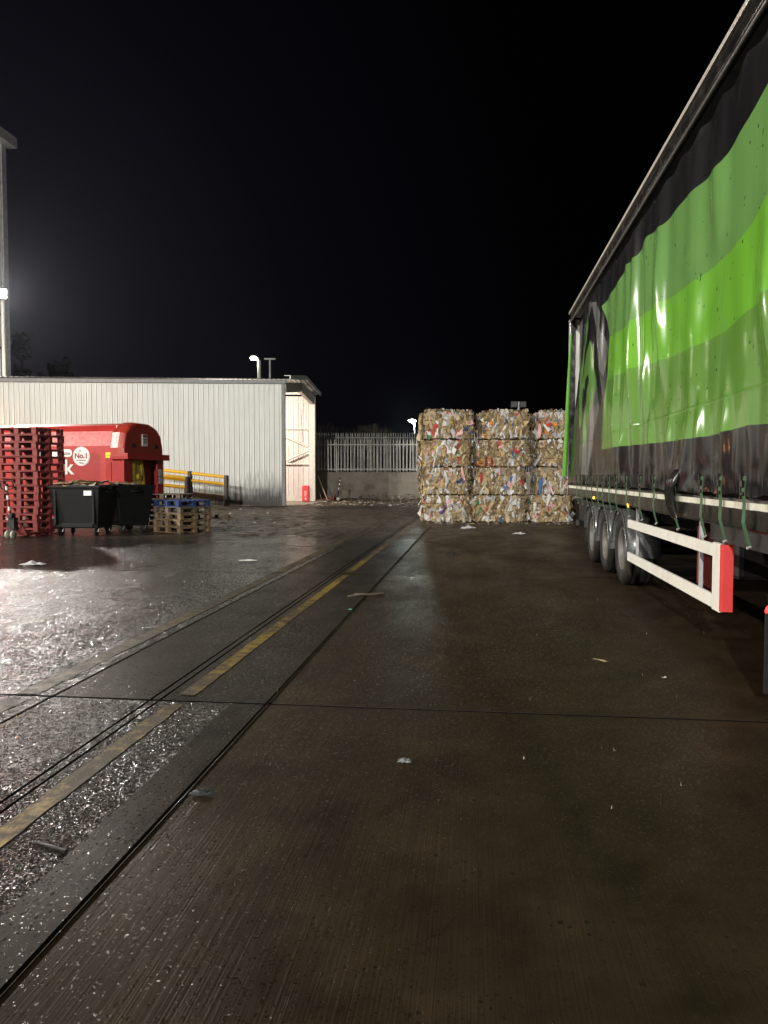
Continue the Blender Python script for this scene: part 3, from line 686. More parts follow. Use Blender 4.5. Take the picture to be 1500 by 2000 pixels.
# broken pallet lying flat
pb = gr(430, 1012); br = thing('broken_pallet', 'broken pale wooden pallet lying flat on the muddy ground right of the blue pallet stack', 'pallet', (pb.x, pb.y, 0), YAW + R(6))
b = MB(); b.bar((-.55, -.3, .02), (.55, -.36, .02), .1, .02); b.bar((-.55, 0, .02), (.52, .02, .02), .1, .02); b.bar((-.5, .35, .02), (.5, .4, .02), .1, .02); b.build('bottom_board', M_wood, br)
for q in (-.5, -.15, .2): MB().box((q, -.36, .032), (q + .12, -.26, .13)).build('block', M_wood, br)
b = MB(); b.bar((-.5, -.4, .145), (-.42, .4, .145), .1, .02); b.bar((-.12, -.42, .145), (-.1, .4, .15), .1, .02); b.bar((.25, -.4, .145), (.3, .1, .05), .1, .02); b.build('top_board', M_wood, br)

# ---------------------------------------------------------------- pallet trucks
def pallet_truck(loc, rz, label, hang=0, lean=0):
    t = thing('pallet_truck', label, 'pallet truck', loc, rz, 'hand pallet trucks')
    MB().box((-.08, .05, .22), (.08, .22, .5)).tube([(0, .1, .1), (0, .1, .62)], .055, 12).box((-.06, .0, .5), (.06, .16, .6)).build('pump', M_darksteel, t, .01)
    for s in (-1, 1):
        MB().lathe([(0, -.028), (.085, -.028), (.095, -.02), (.095, .02), (.085, .028), (0, .028)], 20, 0, Matrix.Translation((s * .075, .03, .1))).build('steer_wheel', mat('nylon', (.33, .34, .27), .5), t)
    b = MB()
    for s in (-1, 1):
        b.box((s * .19 - .08, .25, .08), (s * .19 + .08, 1.35, .13))
        b.bar((s * .05, .16, .46), (s * .22, .36, .12), .05, .03)
    b.prism([(-.28, .07), (.28, .07), (.20, .26), (-.20, .26)], 'y', .25, .29)
    b.build('fork', M_redpal, t, .006)
    x1 = lean
    MB().tube([(0, .06, .52), (x1 * .5, .0, .85), (x1, -.05, 1.2)], [.028, .022, .02], 10).build('drawbar', M_darksteel, t)
    b = MB()
    for z in (.68, .95, 1.17): b.tube([(x1 * (z - .52) / .68, .045 - (z - .52) * .15 - .012, z), (x1 * (z - .47) / .68, .045 - (z - .45) * .15 - .012, z + .09)], .03, 10)
    b.build('sticker', M_label, t)
    loop = [(x1 + .17 * math.copysign(abs(math.cos(a_)) ** .5, math.cos(a_)), -.06, 1.29 + .10 * math.copysign(abs(math.sin(a_)) ** .5, math.sin(a_))) for a_ in [2 * math.pi * i / 24 for i in range(25)]]
    MB().tube(loop, .015, 8, cap=False).tube([(x1, -.05, 1.19), (x1, -.06, 1.32)], .03, 8).build('handle', M_black, t)
    return t
p_ = at(19, 1050, 18.35); pallet_truck((p_.x, p_.y, .0), YAW - R(12), 'red hand pallet truck with a black handle in front of the red pallet stack')
p_ = at(662, 977, 46); pallet_truck((p_.x, p_.y, .03), YAW + R(75), 'red hand pallet truck parked against the concrete wall beside the shed', lean=0)

# ---------------------------------------------------------------- wheeled waste bins
def waste_bin(loc, rz, label, seed):
    r = random.Random(seed); t = thing('waste_bin', label, 'bin', loc, rz, 'black four wheeled waste bins')
    W0, D0, W1, D1, z0, z1 = .56, .40, .66, .52, .20, 1.27
    V = [(-W0, -D0, z0), (W0, -D0, z0), (W0, D0, z0), (-W0, D0, z0), (-W1, -D1, z1), (W1, -D1, z1), (W1, D1, z1), (-W1, D1, z1),
         (-W1 + .04, -D1 + .04, z1), (W1 - .04, -D1 + .04, z1), (W1 - .04, D1 - .04, z1), (-W1 + .04, D1 - .04, z1), (-W1 + .06, -D1 + .06, z1 - .16), (W1 - .06, -D1 + .06, z1 - .16), (W1 - .06, D1 - .06, z1 - .16), (-W1 + .06, D1 - .06, z1 - .16)]
    fs = [(0, 3, 2, 1), (0, 1, 5, 4), (1, 2, 6, 5), (2, 3, 7, 6), (3, 0, 4, 7)] + [(4 + i, 4 + (i + 1) % 4, 8 + (i + 1) % 4, 8 + i) for i in range(4)] + [(8 + i, 8 + (i + 1) % 4, 12 + (i + 1) % 4, 12 + i) for i in range(4)] + [(12, 13, 14, 15)]
    MB().add(V, fs).build('body', M_black, t, .03)
    MB().box((-W1 - .03, -D1 - .03, z1 - .06), (W1 + .03, -D1 + .03, z1 - .01)).box((-W1 - .03, D1 - .03, z1 - .06), (W1 + .03, D1 + .03, z1 - .01)).box((-W1 - .03, -D1, z1 - .061), (-W1 + .03, D1, z1 - .011)).box((W1 - .03, -D1, z1 - .061), (W1 + .03, D1, z1 - .011)).build('rim', M_black, t, .012)
    b = MB()
    for s in (-1, 1): b.box((s * .5 - .03, -D1 - .005, z0 + .1), (s * .5 + .03, -D0 - .0, z1 - .1))
    b.box((-.45, -D0 - .05, z0 + .02), (.45, -D0 + .02, z0 + .12)); b.build('rib', M_black, t, .01)
    for s in (-1, 1):
        MB().tube([(s * W1 + s * .0, -.16, 1.12), (s * (W1 + .10), -.14, 1.1), (s * (W1 + .12), 0, 1.1), (s * (W1 + .10), .14, 1.1), (s * W1, .16, 1.12)], .022, 8).build('side_handle', M_black, t)
        MB().tube([(s * (W1 - .02), 0, 1.2), (s * (W1 + .09), 0, 1.2)], .035, 12).build('trunnion', M_black, t)
        for q in (-1, 1):
            MB().lathe([(0, -.025), (.08, -.025), (.1, -.012), (.1, .012), (.08, .025), (0, .025)], 20, 0, Matrix.Translation((s * .47, q * .30, .1)) @ Matrix.Rotation(r.uniform(-.7, .7), 4, 'Z')).build('castor', M_rubber, t)
            MB().bar((s * .47 - .035, q * .30, .1), (s * .47 - .03, q * .3 + .05, .21), .05, .008).bar((s * .47 + .035, q * .30, .1), (s * .47 + .03, q * .3 + .05, .21), .05, .008).box((s * .47 - .06, q * .3 - .05, .2), (s * .47 + .06, q * .3 + .08, .215)).build('castor_fork', M_steel, t)
    MB().box((.27, -D1 - .012, 1.02), (.47, -D1 + .03, 1.14)).build('sticker', M_label, t)
    return t, W1, D1, z1
def card_pile(name, label, loc, rz, n, seed, sx, sy, zt):
    r = random.Random(seed); s = MB()
    for _ in range(n):
        ww, hh = r.uniform(.12, .34), r.uniform(.08, .22); x, y = r.uniform(-sx, sx), r.uniform(-sy, sy)
        Rm = Matrix.Translation((x, y, zt + r.uniform(-.02, .07))) @ Matrix.Rotation(r.uniform(0, 6), 4, 'Z') @ Matrix.Rotation(r.gauss(0, .17), 4, 'X') @ Matrix.Rotation(r.gauss(0, .14), 4, 'Y')
        s.box((-ww, -hh, -.003), (0, hh, .003), r.choice([0, 1, 2, 0]), Rm); s.box((.002, -hh * .9, -.003), (ww * .7, hh * .8, .003), r.choice([0, 1, 3]), Rm @ Matrix.Rotation(r.uniform(-.4, .3), 4, 'Y'))
    o = s.build(name, [M_card, M_card2, M_card3, M_paper], None, 0, loc, rz); return tag(o, label, 'cardboard', kind=None)
p1 = at(165, 1040, 19.6); waste_bin((p1.x, p1.y, 0), YAW - R(6), 'black four wheeled waste bin beside the red pallets, overfilled with flat cardboard', 3)
card_pile('flattened_cardboard', 'flattened cardboard sheets lying across the top of the left black bin', (p1.x, p1.y, 0), YAW - R(6), 16, 5, .5, .42, 1.27)
p2 = at(246, 1034, 20.8); waste_bin((p2.x, p2.y, 0), YAW - R(48), 'black four wheeled waste bin beside the blue pallet, turned with its end to the camera', 4)
card_pile('flattened_cardboard', 'cardboard and white scraps heaped on top of the right black bin', (p2.x, p2.y, 0), YAW - R(48), 14, 8, .48, .4, 1.27)

# ---------------------------------------------------------------- red waste compactor
kp = at(243, 960, 22.6); kang = YAW - R(13)
comp = thing('waste_compactor', 'large red waste compactor container with a rounded hood behind the bins', 'compactor', (kp.x, kp.y, 0), kang)
M_comp = mat('compactor_red', (.36, .020, .016), .45, var=.12, dirt=(.30, .03, .02), dirt_amt=.4, scale=1.5, bs=18, b=.12)
M_hood = mat('hood_red', (.30, .028, .014), .36, var=.25, dirt=(.45, .10, .02), dirt_amt=.4, scale=1.0)
def body_prof(k=0): return [(0 + k, .25), (0 + k, 2.40), (.16 + k, 2.84), (.42, 3.02), (.75, 3.10), (1.55, 3.10), (1.88, 3.02), (2.14 - k, 2.84), (2.30 - k, 2.40), (2.30 - k, .25)]
KL = 7.2
MB().prism(body_prof(.05), 'x', -KL, -.42).build('container_body', M_comp, comp, .03)
MB().box((-KL, .02, .25), (-.42, .048, .42)).build('side_rail', M_comp, comp, .01)
# hood: lofted sections that round off towards the end
hs = []
for x, sc_, ins in ((-.45, 1.0, 0), (-.2, 1.0, .0), (-.12, .985, .01), (-.05, .95, .02), (-.01, .90, .035), (0, .86, .05)):
    pr = [(ins, 2.02), (ins, 2.34), (.12 + ins, 2.34 + .46 * sc_), (.38 + ins * .6, 2.34 + .68 * sc_), (.75, 2.34 + .79 * sc_), (1.55, 2.34 + .79 * sc_), (1.92 - ins * .6, 2.34 + .68 * sc_), (2.18 - ins, 2.34 + .46 * sc_), (2.30 - ins, 2.34), (2.30 - ins, 2.02)]
    hs.append([(x, y, z) for y, z in pr])
b = MB(); n = len(hs[0])
b.add([p for s_ in hs for p in s_], [(i * n + k, i * n + k + 1, (i + 1) * n + k + 1, (i + 1) * n + k) for i in range(len(hs) - 1) for k in range(n - 1)] + [tuple(range(n)), tuple(range(5 * n + n - 1, 5 * n - 1, -1))], 0, None, False)
b.build('hood', M_hood, comp, .02)
MB().box((-.42, -.06, 2.0), (.16, 2.42, 2.12)).box((.02, -.06, 2.12), (.16, 2.42, 2.18)).build('rim_flange', M_comp, comp, .01)
b = MB(); b.box((-.42, .02, .2), (.0, .07, 2.0)); b.box((-.06, .0, .2), (0, .42, 2.0)).box((-.06, 1.9, .2), (0, 2.3, 2.0)).box((-.42, 2.24, .2), (0, 2.29, 2.0)).box((-.42, 0.08, .2), (-.38, 2.2, 2.0)); b.build('hopper_frame', M_comp, comp, .01)
b = MB(); b.prism([(.52, 1.98), (.66, 1.98), (.62, 1.25), (.42, 1.25)], 'x', -.05, -.02); b.prism([(.95, 1.98), (1.07, 1.98), (1.22, 1.25), (1.10, 1.25)], 'x', -.05, -.02); b.box((-.09, .50, 1.25), (-.06, 1.15, 1.98)); b.tube([(-.06, .85, 1.48), (.02, .85, 1.48)], .09, 14); b.build('hook_frame', mat('yellow_steel', (.60, .42, .05), .5, dirt=(.12, .09, .03), dirt_amt=.7), comp)
MB().prism([(.42, 1.22), (1.22, 1.22), (1.42, .2), (.36, .2)], 'x', -.055, -.02).build('hopper_plate', M_comp, comp)
for y_ in (.42, 1.72):
    MB().box((-.045 - .02, y_, 2.36), (.012, y_ + .24, 2.48)).build('lifting_pocket', mat('pocket_dark', (.03, .008, .006), .6), comp, .01)
lb = MB(); lb.box((.0, 1.0, 2.42), (.03, 1.30, 2.78)); lb.build('notice', M_label, comp)
text('lettering', 'NO\nTipping\nWaste', .085, M_ink, comp, (.034, 1.15, 2.63), (R(90), 0, R(90)))
MB().box((.03, 1.02, 2.70), (.034, 1.28, 2.76)).build('notice_band', M_inkred, comp)
MB().box((.005, 1.98, 1.5), (.02, 2.2, 1.72)).box((.005, 1.98, 1.26), (.02, 2.2, 1.48)).build('sticker', mat('grey_sticker', (.5, .48, .52), .5), comp)
MB().box((-.62, .035, 2.04), (-.38, .047, 2.20)).build('caution_sticker', mat('yellow_sticker', (.8, .6, .02), .5), comp)
text('lettering', 'CAUTION', .045, M_ink, comp, (-.50, .03, 2.12), (R(90), 0, 0))
MB().box((-1.0, .032, 1.15), (-.45, .049, 1.92)).build('access_panel', M_comp, comp, .006)
# round badge and lettering
def disc(name, r0, m, x, z, y, th=.004):
    b = MB(); b.lathe([(0, 0), (r0, 0), (r0, th), (0, th)], 48, 0, Matrix.Translation((x, y, z)) @ Matrix.Rotation(R(90), 4, 'Z'), False); return b.build(name, m, comp)
def xpx(px): # local x on the side of the compactor for a pixel column
    best = min([(-k * .01) for k in range(720)], key=lambda lx: abs(_proj((kp.x + lx * math.cos(kang), kp.y + lx * math.sin(kang), 2.0))[0] - px)); return best
def _proj(p):
    x, y, z = p[0], p[1], p[2] - CAMH
    cx = x * math.cos(YAW) + y * math.sin(YAW); cz = -x * math.sin(YAW) + y * math.cos(YAW)
    d = cz * math.cos(PITCH) - z * math.sin(PITCH); v = cz * math.sin(PITCH) + z * math.cos(PITCH)
    return 750 + F * cx / d, 1000 - F * v / d
bx = xpx(157); bz = 2.09
disc('badge', .285, M_label, bx, bz, .044, .006); 
disc('badge_ring', .268, mat('badge_pink', (.5, .2, .18), .5, b=0), bx, bz, .041, .006); disc('badge_face', .262, M_label, bx, bz, .038, .006)
text('lettering', "UK's", .105, mat('ink_grey', (.22, .12, .12), .6, b=0), comp, (bx - .01, .034, bz + .155), (R(90), 0, 0))
text('lettering', 'No.1', .22, M_inkred, comp, (bx, .034, bz + .015), (R(90), 0, 0), off=.006)
text('lettering', 'for Business', .066, bpy.data.materials['ink_grey'], comp, (bx, .034, bz - .115), (R(90), 0, 0))
text('lettering', 'Waste', .066, bpy.data.materials['ink_grey'], comp, (bx, .034, bz - .195), (R(90), 0, 0))
lx = xpx(139)
bb = MB(); prof = [(lx - 1.35, bz + .10 - .115), (lx - .115, bz + .10 - .115)] + [(lx - .115 + .115 * math.sin(a_), bz + .10 - .115 * math.cos(a_)) for a_ in [math.pi * i / 10 for i in range(1, 10)]] + [(lx - .115, bz + .10 + .115), (lx - 1.35, bz + .10 + .115)]
bb.prism(prof, 'y', .040, .046); bb.build('name_plate', M_label, comp)
text('lettering', 'on site', .16, bpy.data.materials['ink_grey'], comp, (lx - .06, .034, bz + .10), (R(90), 0, 0), align='RIGHT')
text('lettering', 'k', .62, M_label, comp, (xpx(141), .036, bz - .34), (R(90), 0, 0), align='RIGHT', off=.012)

# ---------------------------------------------------------------- yellow barriers on the ramp
rpA, rpB = at(300, 975, 34.5), at(446, 989, 35.0)
ramp_o = MB(); ramp_o.prism([(0, 0), (-6.5, 0), (-6.5, .55), (-3, .40)], 'y', -.2, 1.8)
o = ramp_o.build('ramp', mat('ramp_concrete', (.16, .14, .11), .8, dirt=(.08, .07, .05)), None, .01, (rpB.x, rpB.y, 0), YAW); tag(o, kind='structure')
def barrier(label, posts, rails, d, rail_end):
    p0 = at(posts[-1][0], posts[-1][2], d); t = thing('safety_barrier', label, 'barrier', (p0.x, p0.y, 0), YAW)
    inv = (Matrix.Translation(p0.to_3d() * Vector((1, 1, 0)).length / Vector((1, 1, 0)).length) if False else Matrix.Translation((p0.x, p0.y, 0)) @ Matrix.Rotation(YAW, 4, 'Z')).inverted()
    for (px, yt, yb) in posts:
        a_, c_ = inv @ at(px, yt, d), inv @ at(px, yb, d)
        MB().tube([c_, a_], .115, 16).tube([a_, a_ + Vector((0, 0, .02))], [.115, .09], 16).tube([c_, c_ + Vector((0, 0, .5))], .14, 16).build('post', mat('post_black', (.045, .045, .042), .5, dirt=(.10, .09, .07), dirt_amt=.6), t)
    for (x0, y0, x1, y1, m_, rr) in rails:
        MB().tube([inv @ at(x0, y0, d), inv @ at(x1, y1, d)], rr, 14).build('rail', m_, t)
    return t
M_dirtyrail = mat('dirty_rail', (.22, .19, .14), .7, dirt=(.08, .07, .05))
barrier('long yellow tube barrier on black posts along the shed wall', [(371, 921, 972), (442, 929, 989)], [(255, 911, 371, 924, M_yellow, .075), (371, 924, 442, 932, M_yellow, .075), (255, 926, 371, 938, M_yellow, .075), (371, 938, 442, 946, M_yellow, .075), (371, 965, 442, 971, M_dirtyrail, .12)], 35.0, None)
barrier('short yellow tube barrier nearer the camera ending at a black post right of the compactor', [(366, 932, 976)], [(255, 922, 366, 935, M_yellow, .095), (255, 941, 366, 952, M_yellow, .075)], 33.0, None)

# ---------------------------------------------------------------- brooms
for (a_, c_, lab) in (((619, 925), (640, 974), 'broom with a pale wooden handle leaning at the shed corner, right of the two'), ((615, 935), (629, 974), 'thin dark handled broom leaning at the shed corner, left of the two')):
    P0, P1 = at(a_[0], a_[1], 46.6), at(c_[0], c_[1], 45.4); P1.z = .06
    t = thing('broom', lab, 'broom', (P1.x, P1.y, .03), YAW, 'brooms at the shed corner'); inv = (Matrix.Translation((P1.x, P1.y, .03)) @ Matrix.Rotation(YAW, 4, 'Z')).inverted()
    MB().tube([inv @ P1, inv @ P0], .022, 8).build('handle', M_card2 if 'pale' in lab else M_greywood, t); MB().box((-.3, -.05, .0), (.2, .05, .08)).build('brush', M_greywood, t, .01)

# ---------------------------------------------------------------- lamp posts and masts
def lamp_post(loc, H, label, m_glass, arm=-.6, pw=0, colr=(1, 1, 1), r=.07):
    t = thing('lamp_post', label, 'street lamp', loc, YAW, 'yard lamps beyond the fence')
    MB().tube([(0, 0, 0), (0, 0, H * .5), (0, 0, H - .15)], [r * 1.4, r * 1.1, r], 12).tube([(0, 0, H - .2), (arm * .25, 0, H + .04), (arm * .6, 0, H + .1)], r * .7, 8).build('column', M_lampgrey, t)
    MB().add([(arm * 1.5, -.17, H + .08), (arm * .45, -.12, H + .06), (arm * .45, .12, H + .06), (arm * 1.5, .17, H + .08), (arm * 1.4, -.12, H + .24), (arm * .5, -.07, H + .2), (arm * .5, .07, H + .2), (arm * 1.4, .12, H + .24)],
             [(0, 1, 5, 4), (1, 2, 6, 5), (2, 3, 7, 6), (3, 0, 4, 7), (4, 5, 6, 7), (0, 1, 2, 3)]).build('lantern', M_lampgrey, t, .02)
    rl = 1.15 if m_glass is M_lampcool else 1.0
    MB().lathe([(0, -.2 * rl), (.14 * rl, -.16 * rl), (.24 * rl, -.02), (.0, .0)], 20, 0, Matrix.Translation((arm * .98, 0, H + .07)) @ Matrix.Diagonal((1.25, .8, 1, 1)) @ Matrix.Rotation(R(-90), 4, 'Y')).build('lens', m_glass, t)
    if pw:
        l = bpy.data.lights.new('lamp_post_light', 'POINT'); l.energy = pw; l.color = colr; l.shadow_soft_size = .22
        lo = bpy.data.objects.new('lamp_post_light', l); col.objects.link(lo); lo.parent = t; lo.location = (arm * .98, -.1, H - .3)
    return t
q = at(506, 700, 58); lamp_post((q.x, q.y, 0), q.z, 'lit lamp post with a pale column standing behind the shed roof', M_lamp, -.42, 60, (1, .97, .6), .13)
q = at(810, 822, 68); lamp_post((q.x, q.y, 0), q.z, 'lit lamp post with a greenish white light beside the bale stack', M_lampcool, -.25, 420, (.85, 1, .93), .05)
q = at(527, 702, 62); t = thing('mast', 'unlit T shaped mast just right of the lamp post behind the shed', 'mast', (q.x, q.y, 0), YAW)
MB().tube([(0, 0, 0), (0, 0, q.z)], .08, 10).build('pole', M_trim, t); MB().box((-.45, -.1, q.z - .03), (.45, .1, q.z + .1)).build('crossarm', M_trim, t, .02)
q = at(1013, 790, 40); t = thing('floodlight_mast', 'unlit twin floodlight mast showing above the bale stack', 'mast', (q.x, q.y, 0), YAW)
MB().tube([(0, 0, 0), (0, 0, q.z + .15)], .05, 10).build('pole', M_lampgrey, t)
for s in (-1, 1):
    f_ = MB().box((s * .23 - .17, -.1, q.z - .17), (s * .23 + .17, .05, q.z + .17)).build('lamp_head', M_darksteel, t, .03); MB().box((s * .23 - .13, -.12, q.z - .13), (s * .23 + .13, -.102, q.z + .13)).build('glass', mat('unlit_glass', (.12, .12, .12), .25), f_)
q = at(62, 720, 75); t = tag(MB().tube([(0, 0, 0), (0, 0, q.z)], .07, 8).build('flagpole', M_trim, None, 0, (q.x, q.y, 0)), 'thin pole between the two dim trees above the shed roof', 'pole')

# ---------------------------------------------------------------- trees
def tree(loc, H, label, rad, seed, kind, mcrown, n=2600):
    r = random.Random(seed); t = thing('conifer_tree' if kind == 'cone' else ('bare_tree' if kind == 'bare' else 'broadleaf_tree'), label, 'tree', loc, 0, 'trees beyond the yard')
    b = MB(); b.tube([(0, 0, 0), (.05, 0, H * .4), (0, .05, H * .9)], [rad * .09, rad * .06, .03], 8)
    c = MB(); tips = []
    if kind == 'bare':
        def br(p, d, L, rr, k):
            q = p + d * L; b.tube([p, q], [rr, rr * .6], 4, cap=False)
            if k:
                for _ in range(3 if k > 1 else 4):
                    nd = (d + Vector((r.gauss(0, .38), r.gauss(0, .38), r.uniform(-.1, .3)))).normalized(); br(q, nd, L * r.uniform(.62, .85), rr * .6, k - 1)
        for _ in range(9): br(Vector((r.uniform(-.5, .5), r.uniform(-.5, .5), H * .25)), Vector((r.gauss(0, .5), r.gauss(0, .5), 1)).normalized(), H * .22, .05, 4)
        b.build('branches', mcrown, t); return t
    blobs = []
    for k in range(26):
        z = r.uniform(.25, 1) if kind == 'cone' else r.uniform(.45, .95)
        rr = rad * ((1.08 - z) * 1.2 + .06 if kind == 'cone' else math.sqrt(max(.05, 1 - ((z - .68) / .36) ** 2)) * .8)
        a_ = r.uniform(0, 6.28); blobs.append((Vector((math.cos(a_) * rr * .75, math.sin(a_) * rr * .75, z * H)), rad * r.uniform(.16, .32)))
        b.tube([(0, 0, z * H * .85), blobs[-1][0]], [.07, .02], 5, cap=False)
    for _ in range(n):
        p, s_ = r.choice(blobs); v_ = Vector((r.gauss(0, 1), r.gauss(0, 1), r.gauss(0, 1))).normalized() * s_ * r.uniform(.5, 1.05); v_.z *= 1.5 if kind == 'cone' else .8
        sz = r.uniform(.09, .2); Rm = Matrix.Translation(p + v_) @ Matrix.Rotation(r.uniform(0, 6), 4, 'Z') @ Matrix.Rotation(r.uniform(0, 3), 4, 'X')
        c.add([(-sz, 0, -sz * .5), (sz, 0, -sz * .4), (sz * .6, .04, sz * .6), (-sz * .5, 0, sz)], [(0, 1, 2, 3)], 0, Rm)
    b.build('trunk', M_bark, t); c.build('crown', mcrown, t); return t
q = at(118, 690, 70); tree((q.x, q.y, 0), q.z, 'dim conifer with several pointed tops above the shed roof', 2.3, 1, 'cone', M_leaf, 5200)
q = at(42, 662, 74); tree((q.x, q.y, 0), q.z, 'dim tree beside the corner of the tall warehouse', 2.2, 2, 'cone', M_leaf, 3600)
q = at(66, 712, 72); tree((q.x, q.y, 0), q.z, 'small dim tree between the warehouse corner and the conifer', 1.5, 12, 'ball', M_leaf, 2000)
q = at(731, 812, 72); tree((q.x, q.y, 0), q.z, 'bare bush faintly lit behind the palisade fence', 2, 3, 'bare', M_twig)
q = at(625, 815, 74); tree((q.x, q.y, 0), q.z, 'bare bush faintly lit right beside the open shed end', 2, 4, 'bare', M_twig)

# ---------------------------------------------------------------- articulated lorry: trailer
TX, TY0, TY1 = 1.97, 2.75, 16.75
trl = thing('curtain_sider_trailer', 'tall curtain sided lorry trailer with green and black curtain and three axles', 'trailer', (TX, TY0, 0))
def L(p): return (p[0] - TX, p[1] - TY0, p[2])
# boundaries read off the curtain, kept as height over distance along the trailer
def poly(pxs): return sorted(side(*p) for p in pxs)
Z5 = lambda pts: [(1080 + x / 3.571, 560 + y / 3.571) for x, y in pts]
Z8 = lambda pts: [(1100 + x / 3.125, y / 3.125) for x, y in pts]
Z6 = lambda pts: [(1095 + x / 11.76, 590 + y / 11.76) for x, y in pts]
B1 = poly(Z8([(1245, 455), (1185, 560), (1100, 720), (1010, 860), (930, 990), (840, 1090), (740, 1190), (650, 1300), (600, 1370), (500, 1440), (440, 1560), (365, 1620), (310, 1740), (245, 1860)]))
B2 = poly(Z8([(1245, 1180), (1130, 1370), (1000, 1520), (870, 1640), (670, 1800)]) + Z5([(600, 200), (450, 310), (380, 360)]))
B3 = poly(Z5([(1330, 180), (1150, 320), (950, 420), (790, 500), (600, 550), (370, 650)]))
B4 = poly(Z5([(1500, 955), (1330, 965), (1170, 1015), (1050, 1045), (940, 1060), (800, 1080), (540, 1105), (315, 1135)]))
GL = sorted([(z, y) for y, z in [side(*p) for p in Z5([(345, 130), (385, 330), (370, 600), (345, 850), (315, 1135)])]])
def interp(tab, x):
    if x <= tab[0][0]:
        s_ = (tab[1][1] - tab[0][1]) / (tab[1][0] - tab[0][0]); return tab[0][1] + s_ * max(x - tab[0][0], -1.5)
    if x >= tab[-1][0]:
        s_ = (tab[-1][1] - tab[-2][1]) / (tab[-1][0] - tab[-2][0]); return tab[-1][1] + s_ * (x - tab[-1][0]) * .6
    for (a, va), (c, vc) in zip(tab, tab[1:]):
        if a <= x <= c:
            t = (x - a) / (c - a); return va + (vc - va) * t
def sdist(poly_, p):
    inside = False; best = 9
    n = len(poly_)
    for i in range(n):
        a, c = poly_[i], poly_[(i + 1) % n]
        if (a[1] > p[1]) != (c[1] > p[1]) and p[0] < (c[0] - a[0]) * (p[1] - a[1]) / (c[1] - a[1]) + a[0]: inside = not inside
        ex, ey = c[0] - a[0], c[1] - a[1]; t = max(0, min(1, ((p[0] - a[0]) * ex + (p[1] - a[1]) * ey) / (ex * ex + ey * ey)))
        best = min(best, math.hypot(p[0] - a[0] - t * ex, p[1] - a[1] - t * ey))
    return best if inside else -best
PG = [[side(*p) for p in Z6(q)] for q in (
    [(590, 250), (625, 540), (600, 800), (545, 1100), (530, 1450), (500, 1800), (460, 2000), (400, 2000), (430, 1500), (480, 1200), (550, 960), (560, 540)],
    [(670, 870), (700, 1000), (712, 1500), (755, 1830), (720, 2000), (665, 2000), (630, 1650), (580, 1800), (560, 2000), (510, 2000), (545, 1500), (610, 1100)])]
PG += [[side(*p) for p in Z5(q)] for q in ([(215, 480), (200, 640), (190, 800), (195, 930), (185, 1000), (170, 850), (178, 640)], [(250, 640), (225, 850), (200, 1120), (215, 1130), (245, 930), (280, 690)])]
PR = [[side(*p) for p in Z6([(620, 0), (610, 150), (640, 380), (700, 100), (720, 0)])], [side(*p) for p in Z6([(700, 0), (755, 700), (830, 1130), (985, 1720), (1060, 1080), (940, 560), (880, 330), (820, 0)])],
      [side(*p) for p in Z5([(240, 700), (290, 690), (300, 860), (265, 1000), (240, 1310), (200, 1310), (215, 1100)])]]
straps = [15.1, 14.48, 13.83, 13.18, 12.58, 12.05, 11.5, 10.92, 10.2, 9.35, 8.62, 7.75, 6.87, 6.36, 5.82, 5.2, 4.6, 4.0, 3.4, 3.0]
straps = [s_ for s_ in straps if s_ > 2.9]
SPECIAL = min(straps, key=lambda s_: abs(s_ - 7.75))
def tri(x): return abs((x % 1) - .5) * 2
def fold(y, z):
    f_ = 0
    w1 = y * 1.55 + .45 * noise.noise(Vector((y * .35, z * .22, 3)))+ .22 * noise.noise(Vector((y * .9, z * .6, 8)))
    f_ += .019 * math.sin(2 * math.pi * w1) * max(.12, .40 + 1.5 * noise.noise(Vector((y * .55, z * .35, 11))))
    f_ += .055 * noise.noise(Vector((y * .8, z * .30, 5)))
    for yc, zc, wz, A_, wy in ((8.75, 3.35, .85, -.085, .21), (10.25, 3.0, .65, -.080, .20), (7.2, 1.85, .35, -.06, .13), (8.3, 1.8, .3, -.05, .12), (9.2, 1.9, .35, -.05, .13), (6.5, 1.8, .35, -.05, .12), (10.8, 1.85, .3, -.05, .14), (5.55, 2.75, .55, -.075, .19), (9.5, 2.6, .4, -.05, .15), (6.9, 3.9, .5, -.04, .22), (12.6, 3.2, .9, -.07, .25), (11.4, 2.4, .7, -.045, .18), (4.6, 3.3, .8, -.06, .25)):
        q_ = ((z - zc) / wz) ** 2
        if q_ < 5: f_ += A_ * math.exp(-((y - yc - .12 * (z - zc)) / wy) ** 2) * math.exp(-q_)
    f_ += .005 * noise.noise(Vector((y * 3.0, z * .55, 21)))
    low = max(0, (2.15 - z) / .85)
    # creases fanning down to the buckles
    for s_ in straps:
        dy = y - s_
        if abs(dy) < .5:
            f_ += .012 * low ** 1.3 * math.cos(dy * 26 / (1 + .9 * (z - 1.33))) * math.exp(-(dy / .32) ** 2)
    f_ += low ** 1.5 * .016 * noise.noise(Vector((y * 4.5 - z * 1.6, z * .9, 41)))
    low2 = max(0, (1.8 - z) / .45)
    f_ += .014 * low2 * noise.noise(Vector((y * 6, z * 8, 61)))
    dy = y - SPECIAL                                            # slack curtain pulled forward over the rail
    f_ += -.10 * math.exp(-(dy / .55) ** 2) * low
    mid_ = math.exp(-((z - 2.9) / .9) ** 2)
    f_ += .012 * mid_ * noise.noise(Vector((y * 2.2, z * 2.6, 51)))
    return f_ * min(1, (4.83 - z) / .25 + .15)
nY, nZ = 760, 120
ZB = 1.335
V = []; A = [[], [], [], [], [], []]
ys_ = [TY0 + .12 + (TY1 - .15 - TY0 - .12) * i / nY for i in range(nY + 1)]
